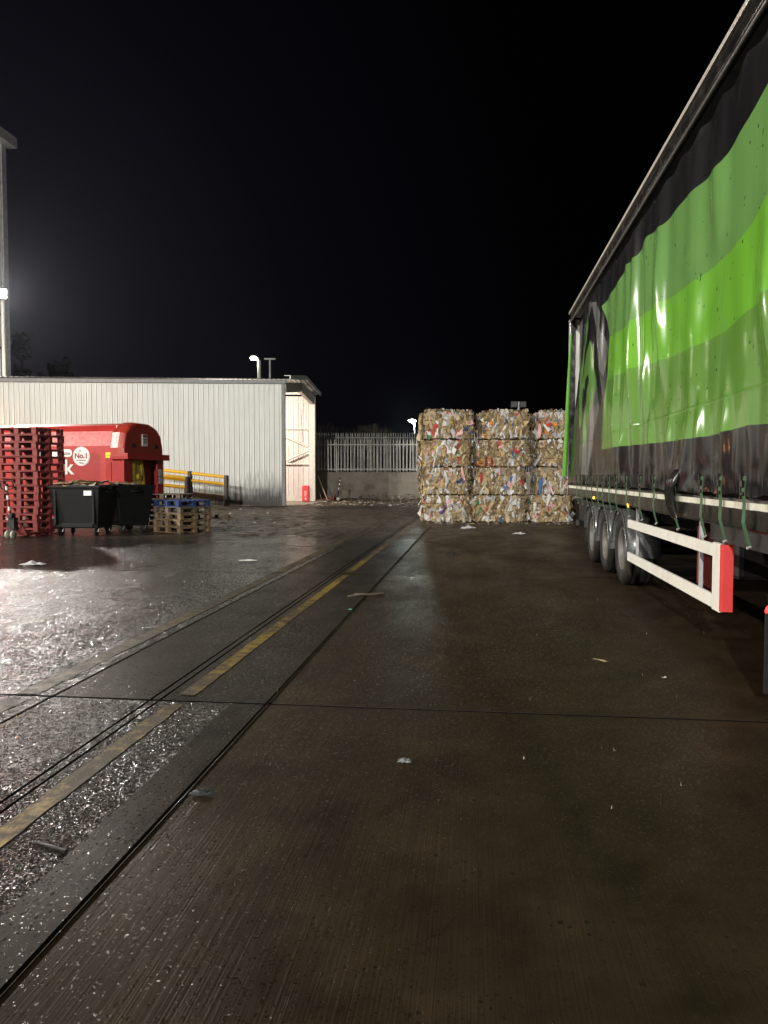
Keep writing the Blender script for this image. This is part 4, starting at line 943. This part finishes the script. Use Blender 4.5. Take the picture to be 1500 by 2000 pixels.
for i, yb in enumerate(ys_):
    u = i / nY
    for k in range(nZ + 1):
        s_ = k / nZ
        zt = 4.68 - .05 * abs(math.sin(yb * math.pi / .62)) - .05 * max(0, noise.noise(Vector((yb * 1.1, 0, 0)))) 
        z = ZB + (zt - ZB) * s_ - (.03 * abs(math.sin((yb - straps[0]) * math.pi / .655)) * -(1 - s_) ** 8)
        rear = 15.2 + (16.75 - 15.2) * (1 - s_) ** 1.1
        y = yb if yb < 12 else 12 + (yb - 12) * (rear - 12) / (ys_[-1] - 12)
        dx = fold(y, z)
        if y > 13.5: dx -= .05 * (y - 13.5) / 2.5 * (1 - s_)
        V.append(L((TX + .03 + dx, y, z)))
        gl = interp(GL, z)
        A[0].append((interp(B1, y) - z) if y < 20 else -1); A[1].append(interp(B2, y) - z); A[2].append(interp(B3, y) - z); A[3].append(z - interp(B4, y))
        dl = (gl - y)                                           # >0: in the green field
        pg = -9
        if y > 10.5:
            for P in PG: pg = max(pg, sdist(P, (y, z)))
        A[4].append(max(min(dl, interp(B1, y) - z if y < 11.9 else dl), -9)); 
        gr_ = -9
        if y > 10.5:
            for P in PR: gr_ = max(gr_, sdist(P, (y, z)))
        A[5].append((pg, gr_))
cm = bpy.data.meshes.new('curtain'); nz1 = nZ + 1
cm.from_pydata(V, [], [(i * nz1 + k, (i + 1) * nz1 + k, (i + 1) * nz1 + k + 1, i * nz1 + k + 1) for i in range(nY) for k in range(nZ)])
for nm, vals in (('d_top', A[0]), ('d_mid', A[1]), ('d_low', A[2]), ('d_bot', A[3]), ('d_left', A[4]), ('d_pg', [a for a, _ in A[5]]), ('d_pr', [a for _, a in A[5]])):
    at_ = cm.attributes.new(nm, 'FLOAT', 'POINT'); at_.data.foreach_set('value', vals)
cm.polygons.foreach_set('use_smooth', [True] * len(cm.polygons))
def curtain_mat():
    m, t, p = nodes('glossy_vinyl_curtain')
    def at_(n_):
        a = t.nodes.new('ShaderNodeAttribute'); a.attribute_name = n_; return ramp(t, a.outputs['Fac'], -.004, .004)
    v = coords(t); n1 = noise_(t, coords(t, (1, 1, .25)), 1.6, 6, .65); n2 = noise_(t, v, 60, 3)
    blk = mixc(t, ramp(t, n1, .3, .7), (.006, .006, .0065), (.017, .0165, .017))
    lg, bgc, mg = (.115, .245, .066), (.135, .36, .030), (.105, .235, .036)
    k = at_('d_top'); c1 = mixc(t, at_('d_mid'), lg, bgc); c2 = mixc(t, at_('d_low'), c1, mg)
    grn = mixc(t, ramp(t, n1, .35, .75, 0, .3), c2, (.07, .155, .035))
    grn = mixc(t, ramp(t, noise_(t, coords(t, (1, 2.2, .18)), 3.0, 7, .7), .48, .75, 0, .22), grn, (.05, .085, .03))
    inside = math_(t, 'MULTIPLY', math_(t, 'MULTIPLY', k, at_('d_bot')), at_('d_left'))
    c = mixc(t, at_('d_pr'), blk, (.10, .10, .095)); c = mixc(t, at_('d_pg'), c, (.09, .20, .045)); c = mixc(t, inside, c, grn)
    spots = ramp(t, noise_(t, v, 16, 2, .4), .735, .745)
    c = mixc(t, math_(t, 'MULTIPLY', spots, .8), c, (.01, .02, .008))
    t.links.new(c, p.inputs['Base Color'])
    t.links.new(ramp(t, n1, .3, .75, .12, .23), p.inputs['Roughness'])
    p.inputs['Coat Weight'].default_value = 0; p.inputs['Coat Roughness'].default_value = .08
    wv = noise_(t, coords(t, (1, 1, .8)), 5, 3, .5)
    b1 = bump(t, None, wv, .14, .010)
    p.inputs['Specular IOR Level'].default_value = .36; p.inputs['IOR'].default_value = 1.33
    sz = t.nodes.new('ShaderNodeSeparateXYZ'); t.links.new(v, sz.inputs[0])
    seam = math_(t, 'SUBTRACT', 1., math_(t, 'MULTIPLY', math_(t, 'ABSOLUTE', math_(t, 'SUBTRACT', sz.outputs[2], 2.14)), 55.), True)
    b1 = bump(t, None, seam, .45, .006, b1); b2 = bump(t, p, n2, .05, .002, b1)
    t.links.new(b1, p.inputs['Coat Normal'])
    return m
M_curt = curtain_mat(); cm.materials.append(M_curt)
co = bpy.data.objects.new('curtain', cm); col.objects.link(co); co.parent = trl
M_alu = mat('roof_rail_aluminium', (.66, .62, .55), .35, .5, var=.08)
M_siderail = mat('glossy_black_rail', (.010, .009, .008), .22, var=.3, scale=3, bs=6, b=.3)
Wt = 2.55
def tb(name, a, c, m, bevel=0, parent=None): return MB().box(L(a), L(c)).build(name, m, parent or trl, bevel)
rr_ = tb('roof_rail', (TX - .03, TY0, 4.77), (TX + .06, TY1, 4.915), M_siderail, .012)
MB().box(L((TX - .05, TY0, 4.905)), L((TX + .05, TY1, 4.925))).box(L((TX - .045, TY0, 4.938)), L((TX + .05, TY1, 4.958))).build('roof_trim', M_alu, trl, .003)
MB().tube([L((TX - .01, TY0, 4.745)), L((TX - .01, TY1 - .1, 4.745))], .022, 10).build('curtain_track', mat('track_grey', (.09, .08, .075), .3, .3), trl)
tb('backing', (TX + .16, TY0, 1.3), (TX + .18, TY1 - .2, 4.78), M_chassis)
tb('roof', (TX + .06, TY0, 4.84), (TX + Wt, TY1, 4.90), mat('roof_skin', (.5, .5, .5), .5))
tb('curtain_far_side', (TX + Wt, TY0, 1.3), (TX + Wt + .02, TY1, 4.85), mat('far_curtain', (.1, .3, .05), .4))
tb('bulkhead', (TX + .02, TY0 - .05, 1.2), (TX + Wt, TY0, 4.9), M_white)
for s_ in (0, 1):
    tb('rear_door', (TX + .06 + s_ * 1.24, TY1, 1.25), (TX + .06 + s_ * 1.24 + 1.22, TY1 + .04, 4.8), M_white, .01)
MB().box(L((TX - .02, TY1 - .05, 1.1)), L((TX + .10, TY1 + .05, 4.86))).build('rear_post', M_siderail, trl, .01)
MB().box(L((TX - .036, TY1 - .01, 1.5)), L((TX - .021, TY1 + .045, 4.80))).build('post_seal', mat('seal_grey', (.22, .22, .22), .35), trl, .003)
MB().tube([L((TX - .03, TY1 - .32, 4.45)), L((TX - .05, TY1 - .2, 3.6)), L((TX - .075, TY1 - .12, 2.6)), L((TX - .10, TY1 - .02, 1.5))], [.018, .035, .045, .05], 12).build('curtain_pole', mat('green_vinyl_roll', (.10, .30, .03), .25, var=.2), trl)
# deck, side rail, white buckle strip
tb('deck', (TX + .08, TY0, 1.12), (TX + Wt, TY1, 1.28), M_chassis)
MB().prism([(u - TX, v) for u, v in [(TX + .0, 1.10), (TX - .012, 1.12), (TX - .012, 1.255), (TX + .0, 1.335), (TX + .08, 1.335), (TX + .08, 1.10)]], 'y', 0, TY1 - TY0).build('side_rail', M_siderail, trl, .008)
b = MB(); y = TY0 + .1; r = random.Random(3)
while y < TY1 - .15:
    w_ = .034 if y < 9.2 else .06
    b.box(L((TX - .024, y, 1.258 + r.uniform(-.002, .002))), L((TX - .0125, y + w_ - .006, 1.308))); y += w_
b.build('strip', mat('cream_strip', (.66, .64, .52), .5, var=.08, dirt=(.3, .26, .18), dirt_amt=.5), trl)
tb('side_skirt', (TX + .03, TY0, .96), (TX + .06, 6.87, 1.10), M_chassis, .004)
# straps and buckles
for s_ in straps:
    sp_ = abs(s_ - SPECIAL) < .01
    r = random.Random(int(s_ * 100)); xo = TX - .045; lean = r.uniform(-.05, .05)
    t = MB(); wd = .052 / 2
    pts = [(xo, s_ , 1.50), (xo - .012, s_ + lean * .2, 1.40), (xo - .005, s_ + lean * .5, 1.30), (xo - .012, s_ + lean * .8, 1.16), (xo + .01, s_ + lean, 1.07), (xo + .03, s_ + lean, 1.0)]
    Vv = []
    for (x, y, z) in pts: Vv += [L((x, y - wd, z)), L((x - .004, y + wd, z)), L((x + .004, y + wd, z)), L((x + .004, y - wd, z))]
    t.add(Vv, [(4 * i + k, 4 * i + (k + 1) % 4, 4 * i + 4 + (k + 1) % 4, 4 * i + 4 + k) for i in range(len(pts) - 1) for k in range(4)])
    so = t.build('strap', M_green_web, trl)
    MB().box(L((xo - .02, s_ + .03, 1.33)), L((xo + .004, s_ + .052, 1.52))).box(L((xo - .028, s_ - .026, 1.42)), L((xo - .013, s_ + .026, 1.47))).box(L((xo - .024, s_ - .03, 1.36)), L((xo - .012, s_ + .03, 1.385))).build('buckle', M_siderail, so, .003)
    MB().tube([L((xo + .03, s_ + lean - .03, .995)), L((xo + .02, s_ + lean, .975)), L((xo + .03, s_ + lean + .035, .985))], .008, 6).build('hook', M_steel, so)
# bunched curtain hanging over the strip at the slack strap
b = MB(); 
for k in range(5):
    y0 = SPECIAL - .12 + k * .045
    b.tube([L((TX - .03, y0, 1.56)), L((TX - .085 - .012 * (k % 2), y0 + .03, 1.45)), L((TX - .095, y0 + .06, 1.36)), L((TX - .075, y0 + .09, 1.22)), L((TX - .05, y0 + .05, 1.10))], [.015, .030, .034, .026, .012], 10)
b.build('slack_curtain', M_siderail, trl)
# marker lamps
for y, z in ((13.2, 1.11), (10.32, 1.09), (7.97, 1.08)):
    MB().tube([L((TX - .02, y, z + .03)), L((TX + .01, y, z + .03))], .022, 12).build('marker_lamp', M_amber, trl)
    MB().box(L((TX + .011, y - .06, z - .02)), L((TX + .06, y + .06, z + .09))).build('lamp_bracket', M_chassis, trl)
# chassis beams, axles, wheels
for x in (TX + .75, TX + 1.65): tb('chassis_beam', (x, TY0 + 1.5, .82), (x + .14, TY1 - .1, 1.12), M_chassis)
tb('bumper', (TX + .15, TY1 - .1, .45), (TX + Wt - .15, TY1 + .02, .58), M_chassis, .01)
tb('bumper_bracket', (TX + .3, TY1 - .12, .95), (TX + .6, TY1 + .0, 1.1), M_chassis, .01)
tb('toolbox', (TX + .1, 14.7, .62), (TX + .5, 15.9, 1.05), M_black, .02)
def wheel(parent, x, y, rad, side_=1):
    M_ = Matrix.Translation(L((x, y, rad)) if parent == trl else (x, y, rad))
    wt = .19
    ty = MB(); pr = [(rad * .60, -wt * .85), (rad * .72, -wt), (rad * .90, -wt * 1.02), (rad * .975, -wt * .88), (rad, -wt * .7)]
    for gx in (-.5, 0, .5): pr += [(rad, wt * (gx - .08)), (rad - .012, wt * (gx - .06)), (rad - .012, wt * (gx + .06)), (rad, wt * (gx + .08))]
    pr += [(rad, wt * .7), (rad * .975, wt * .88), (rad * .90, wt * 1.02), (rad * .72, wt), (rad * .60, wt * .85)]
    wh_ = ty.lathe(pr, 56, 0, M_).build('tyre', M_rubber, parent)
    ty2 = MB(); ty2.lathe([(rad * .76, -wt * 1.03), (rad * .765, -wt * 1.04), (rad * .78, -wt * 1.03)], 56, 0, M_); 
    rm = MB(); rm.lathe([(rad * .605, -wt * .88), (rad * .585, -wt * .93), (rad * .56, -wt * .85), (rad * .54, -wt * .2), (rad * .48, .0), (rad * .30, -wt * .1), (rad * .28, -wt * .35), (rad * .26, -wt * .4)], 48, 0, M_)
    rm.lathe([(rad * .26, -wt * .38), (rad * .2, -wt * .62), (rad * .08, -wt * .72), (0, -wt * .73)], 24, 0, M_)
    for k in range(10):
        a_ = k * math.pi / 5; c_ = M_ @ Vector((0, math.cos(a_) * rad * .40, math.sin(a_) * rad * .40)); rm.tube([c_ + Vector((.0, 0, 0)), c_ + Vector((-.045, 0, 0))], .016, 6)
    rm.build('rim', mat('wheel_steel', (.13, .12, .105), .55, .2, dirt=(.10, .075, .05), dirt_amt=.8) if 'wheel_steel' not in bpy.data.materials else bpy.data.materials['wheel_steel'], wh_)
    return wh_
for k in range(3):
    y = 10.95 + 1.38 * k
    wheel(trl, TX + .22, y, .495); 
    wheel(trl, TX + Wt - .18, y, .495)
    MB().tube([L((TX + .4, y, .495)), L((TX + Wt - .35, y, .495))], .075, 12).build('axle', M_chassis, trl)
    b = MB(); V = []; n = 20
    for i in range(n + 1):
        a_ = R(-8) + R(180) * i / n; 
        for x, rr2 in ((TX - .0, .565), (TX - .0, .575), (TX + .44, .575), (TX + .44, .565)): V.append(L((x, y - math.cos(a_) * rr2, .495 + math.sin(a_) * rr2 * .97)))
    b.add(V, [(4 * i + q, 4 * i + (q + 1) % 4, 4 * i + 4 + (q + 1) % 4, 4 * i + 4 + q) for i in range(n) for q in range(4)], 0, None, True)
    b.tube([L((TX - .005, y - math.cos(R(-8) + R(180) * i / n) * .57, .495 + math.sin(R(-8) + R(180) * i / n) * .553)) for i in range(n + 1)], .012, 6)
    b.build('mudguard', mat('mudguard_grey', (.10, .10, .10), .25, .3) if 'mudguard_grey' not in bpy.data.materials else bpy.data.materials['mudguard_grey'], trl)
MB().box(L((TX + .02, 14.4, .3)), L((TX + .42, 14.42, .95))).build('mudflap', M_rubber, trl)
# side guard
sg = MB(); sg.box(L((TX - .012, 6.60, .835)), L((TX + .018, 10.28, .940))).build('guard_rail', M_white, trl, .004)
MB().box(L((TX - .012, 6.60, .405)), L((TX + .018, 10.28, .518))).build('guard_rail', M_white, trl, .004)
MB().prism([(u - TX, v - TY0) for u, v in [(TX - .018, 6.64), (TX - .018, 6.44), (TX + .018, 6.44), (TX + .018, 6.64)]], 'z', .40, .955).build('guard_post', M_white, trl, .006)
MB().prism([(u - TX, v - TY0) for u, v in [(TX - .018, 6.439), (TX - .014, 6.42), (TX + .0, 6.405), (TX + .075, 6.40), (TX + .075, 6.425), (TX + .01, 6.43), (TX + .005, 6.439)]], 'z', .41, .95).build('red_marker', M_redtrim, trl)
for y in (9.87, 7.13):
    MB().box(L((TX + .02, y, .42)), L((TX + .05, y + .03, 1.10))).build('guard_bracket', M_trim, trl)
for x in (TX + .30, TX + 2.1):
    MB().box(L((x, 8.1, .30)), L((x + .13, 8.24, 1.1))).box(L((x - .06, 8.05, .28)), L((x + .2, 8.3, .31))).build('landing_leg', M_redpal, trl, .01)
MB().box(L((TX + .5, 7.6, .5)), L((TX + 1.1, 8.6, .95))).build('air_tank', M_chassis, trl, .05)

# ---------------------------------------------------------------- tractor unit (mostly beyond the frame)
trk = thing('tractor_unit', 'dark lorry tractor with a lit red tail lamp at the right edge', 'lorry', (1.85, .28, 0))
for x in (.75, 1.6): MB().box((x, -2.0, .75), (x + .1, 4.9, 1.0)).build('chassis_rail', M_chassis, trk)
wheel(trk, .2, 3.85, .5); wheel(trk, 2.3, 3.85, .5); wheel(trk, .2, -.6, .5); wheel(trk, 2.3, -.6, .5)
MB().box((.0, 4.86, .10), (.55, 4.885, .62)).build('mudflap', M_rubber, trk)
MB().box((.02, 4.55, .99), (.6, 4.9, 1.03)).build('mudguard', M_chassis, trk, .01)
MB().box((.03, 4.89, .50), (.5, 4.93, .74)).build('lamp_bracket', M_chassis, trk, .01)
lh = MB(); lh.tube([(.085, 4.90, .615), (.085, 4.985, .615)], [.060, .05], 20).build('tail_lamp', M_redlens, trk)
lh2 = MB(); lh2.tube([(.22, 4.93, .62), (.22, 4.97, .62)], [.055, .05], 20).build('tail_lamp', M_redlens, trk)
MB().prism([(-2.3, .4), (-2.4, 1.6), (-2.15, 3.3), (-1.7, 3.75), (-.1, 3.9), (-.05, .5)], 'x', .02, 2.48).build('cab', mat('cab_paint', (.03, .03, .03), .3), trk, .06)
MB().box((-.01, -2.05, 1.75), (.018, -1.2, 2.6)).build('side_window', mat('dark_glass', (.01, .01, .012), .08), trk)
MB().box((.3, -2.44, 1.75), (2.2, -2.405, 2.7)).build('windscreen', bpy.data.materials['dark_glass'], trk)

# ---------------------------------------------------------------- litter
def crumple(name, label, cat, p, sx, sy, h, m, seed, rz=0, n=7):
    r = random.Random(seed); b = MB(); V = []
    for j in range(n):
        for i in range(n):
            e_ = 1 - max(abs(i / (n - 1) - .5), abs(j / (n - 1) - .5)) * 2
            V.append(((i / (n - 1) - .5) * sx * (1 + r.uniform(-.15, .15)), (j / (n - 1) - .5) * sy * (1 + r.uniform(-.2, .2)), .006 + h * r.random() * (.3 + e_)))
    b.add(V, [(j * n + i, j * n + i + 1, (j + 1) * n + i + 1, (j + 1) * n + i) for j in range(n - 1) for i in range(n - 1)])
    return tag(b.build(name, m, None, 0, (p.x, p.y, .003), rz), label, cat)
crumple('plastic_sheet', 'crumpled white plastic sheet on the wet asphalt in front of the red pallets', 'litter', gr(63, 1104), .42, .22, .06, M_pgrey, 1, YAW)
crumple('paper_scrap', 'flat white paper strip on the mud right of the broken pallet', 'litter', gr(484, 1096), .30, .14, .03, M_paper, 2, .3)
crumple('plastic_bottle', 'crushed pale plastic bottle on the ground nearest the left bale column', 'litter', gr(914, 1033), .42, .16, .09, M_pgrey, 3, YAW)
crumple('plastic_bag', 'pale plastic bag on the ground in front of the middle bale column', 'litter', gr(1013, 1044), .34, .16, .07, M_paper, 4, YAW)
crumple('paper_scrap', 'small green scrap beside the concrete joint in mid yard', 'litter', gr(683, 1192), .055, .03, .012, mat('mint_paper', (.2, .75, .45), .5), 5, 0, 4)
crumple('plastic_wrap', 'clear crinkled plastic wrap on the concrete at the centre foreground', 'litter', gr(790, 1490), .07, .06, .02, mat('clear_film', (.16, .17, .17), .2), 6, 0)
crumple('plastic_wrap', 'clear crinkled plastic wrap beside the joint at the left foreground', 'litter', gr(392, 1553), .10, .06, .015, mat('wet_film', (.04, .045, .045), .2), 7, 0)
crumple('rag', 'dark rag lying on the ground before the middle bales', 'litter', gr(884, 1085), .28, .12, .06, M_darksteel, 8, 0)
crumple('paper_scrap', 'pale paper twist lying on the concrete left of the side guard', 'litter', gr(1172, 1292), .13, .03, .015, M_card3, 9, R(-50))
crumple('paper_scrap', 'tiny white scrap on the concrete below the side guard', 'litter', gr(1297, 1326), .035, .03, .02, M_paper, 10, 0, 4)
p_ = gr(97, 1655); tag(MB().bar((-.09, 0, .006), (.09, 0, .006), .014, .008).build('stick', M_darksteel, None, .002, (p_.x, p_.y, 0), R(-18)), 'short dark stick on the wet asphalt at the lower left', 'stick')
p_ = gr(707, 1165); b = MB(); b.tube([(-.16, -.1, .015), (0, 0, .03), (.1, .05, .02), (.24, .22, .015)], .014, 6); b.tube([(0, 0, .03), (-.1, .08, .02)], .01, 5)
tag(b.build('twig', M_bark, None, 0, (p_.x, p_.y, 0)), 'crooked dark twig lying along the concrete joint in mid yard', 'twig')
def litter_field(n, xa, xb, da, db, s0, s1, seed, mats, z=0, heap=0):
    r = random.Random(seed); b = MB()
    for _ in range(n):
        px, d = r.uniform(xa, xb), r.uniform(da, db) ; cx = (px - 750) / F * d; x, y = cw(cx, d); s_ = r.uniform(s0, s1)
        Rm = Matrix.Translation((x, y, z + .01 + (heap * r.random() ** 2))) @ Matrix.Rotation(r.uniform(0, 6), 4, 'Z') @ Matrix.Rotation(r.gauss(0, .15 if not heap else .8), 4, 'X')
        h_ = r.uniform(.2, 1) * s_
        b.add([(-s_, -h_ * .6, 0), (0, -h_ * .7, .3 * s_), (s_, -h_ * .4, 0), (s_ * .8, h_ * .6, .02), (0, h_ * .8, .25 * s_), (-s_ * .9, h_ * .6, 0)], [(0, 1, 4, 5), (1, 2, 3, 4)], r.randrange(len(mats)), Rm)
    return b
LM = [M_card, M_card2, M_paper, M_pgrey, M_card3, M_paper, M_card2]
tag(litter_field(520, 556, 820, 38.5, 51, .02, .13, 1, LM).build('scattered_litter', LM), 'loose paper and card scraps strewn over the mud by the open shed', 'litter', kind='stuff')
tag(litter_field(620, 700, 835, 50.0, 51.9, .02, .08, 2, LM, 0, .30).build('litter_heap', LM), 'low heap of paper scraps along the foot of the concrete wall', 'litter', kind='stuff')
tag(litter_field(160, 820, 1130, 23.6, 25, .012, .07, 3, LM).build('bale_litter', LM), 'small scraps fallen along the foot of the bales', 'litter', kind='stuff')
tag(litter_field(150, 30, 560, 22, 37.5, .02, .10, 4, LM).build('yard_litter', LM), 'scraps strewn on the mud before the shed wall', 'litter', kind='stuff')
tag(litter_field(60, 20, 1450, 3.2, 17, .002, .006, 5, [M_paper, M_card2, M_pgrey]).build('ground_specks', [M_paper, M_card2, M_pgrey]), 'tiny pale specks of litter dotted over the wet concrete', 'litter', kind='stuff')
# mud lumps
r = random.Random(9); b = MB()
for _ in range(420):
    px, d = r.uniform(300, 660), 19 + 19 * r.random() ** 1.3; x, y = cw((px - 750) / F * d, d); s_ = r.uniform(.02, .10); hh = s_ * r.uniform(.15, .5)
    n = 7; a0 = r.uniform(0, 6); ring = [(x + math.cos(a0 + k * 6.283 / n) * s_ * r.uniform(.7, 1.4) * 1.6, y + math.sin(a0 + k * 6.283 / n) * s_ * r.uniform(.6, 1.2), 0.001) for k in range(n)]
    b.add([(x + r.uniform(-.3, .3) * s_, y, hh)] + ring, [(0, 1 + k, 1 + (k + 1) % n) for k in range(n)], 0, None, True)
tag(b.build('mud_lumps', mat('wet_mud', (.055, .042, .028), .35, var=.4, scale=5)), 'churned wet mud lumps on the ground before the shed', 'mud', kind='stuff')

# ---------------------------------------------------------------- damp night air
hz = MB().box((-75, -45, -1), (60, 130, 24)).build('haze', M_black); tag(hz, kind='stuff')
hm = bpy.data.materials.new('damp_air'); hm.use_nodes = True; ht = hm.node_tree; ht.nodes.remove(ht.nodes['Principled BSDF'])
pv = ht.nodes.new('ShaderNodeVolumePrincipled'); pv.inputs['Density'].default_value = .00012; pv.inputs['Color'].default_value = (.8, .84, 1, 1); pv.inputs['Anisotropy'].default_value = .84
ht.links.new(pv.outputs[0], ht.nodes['Material Output'].inputs['Volume']); hz.data.materials.clear(); hz.data.materials.append(hm)
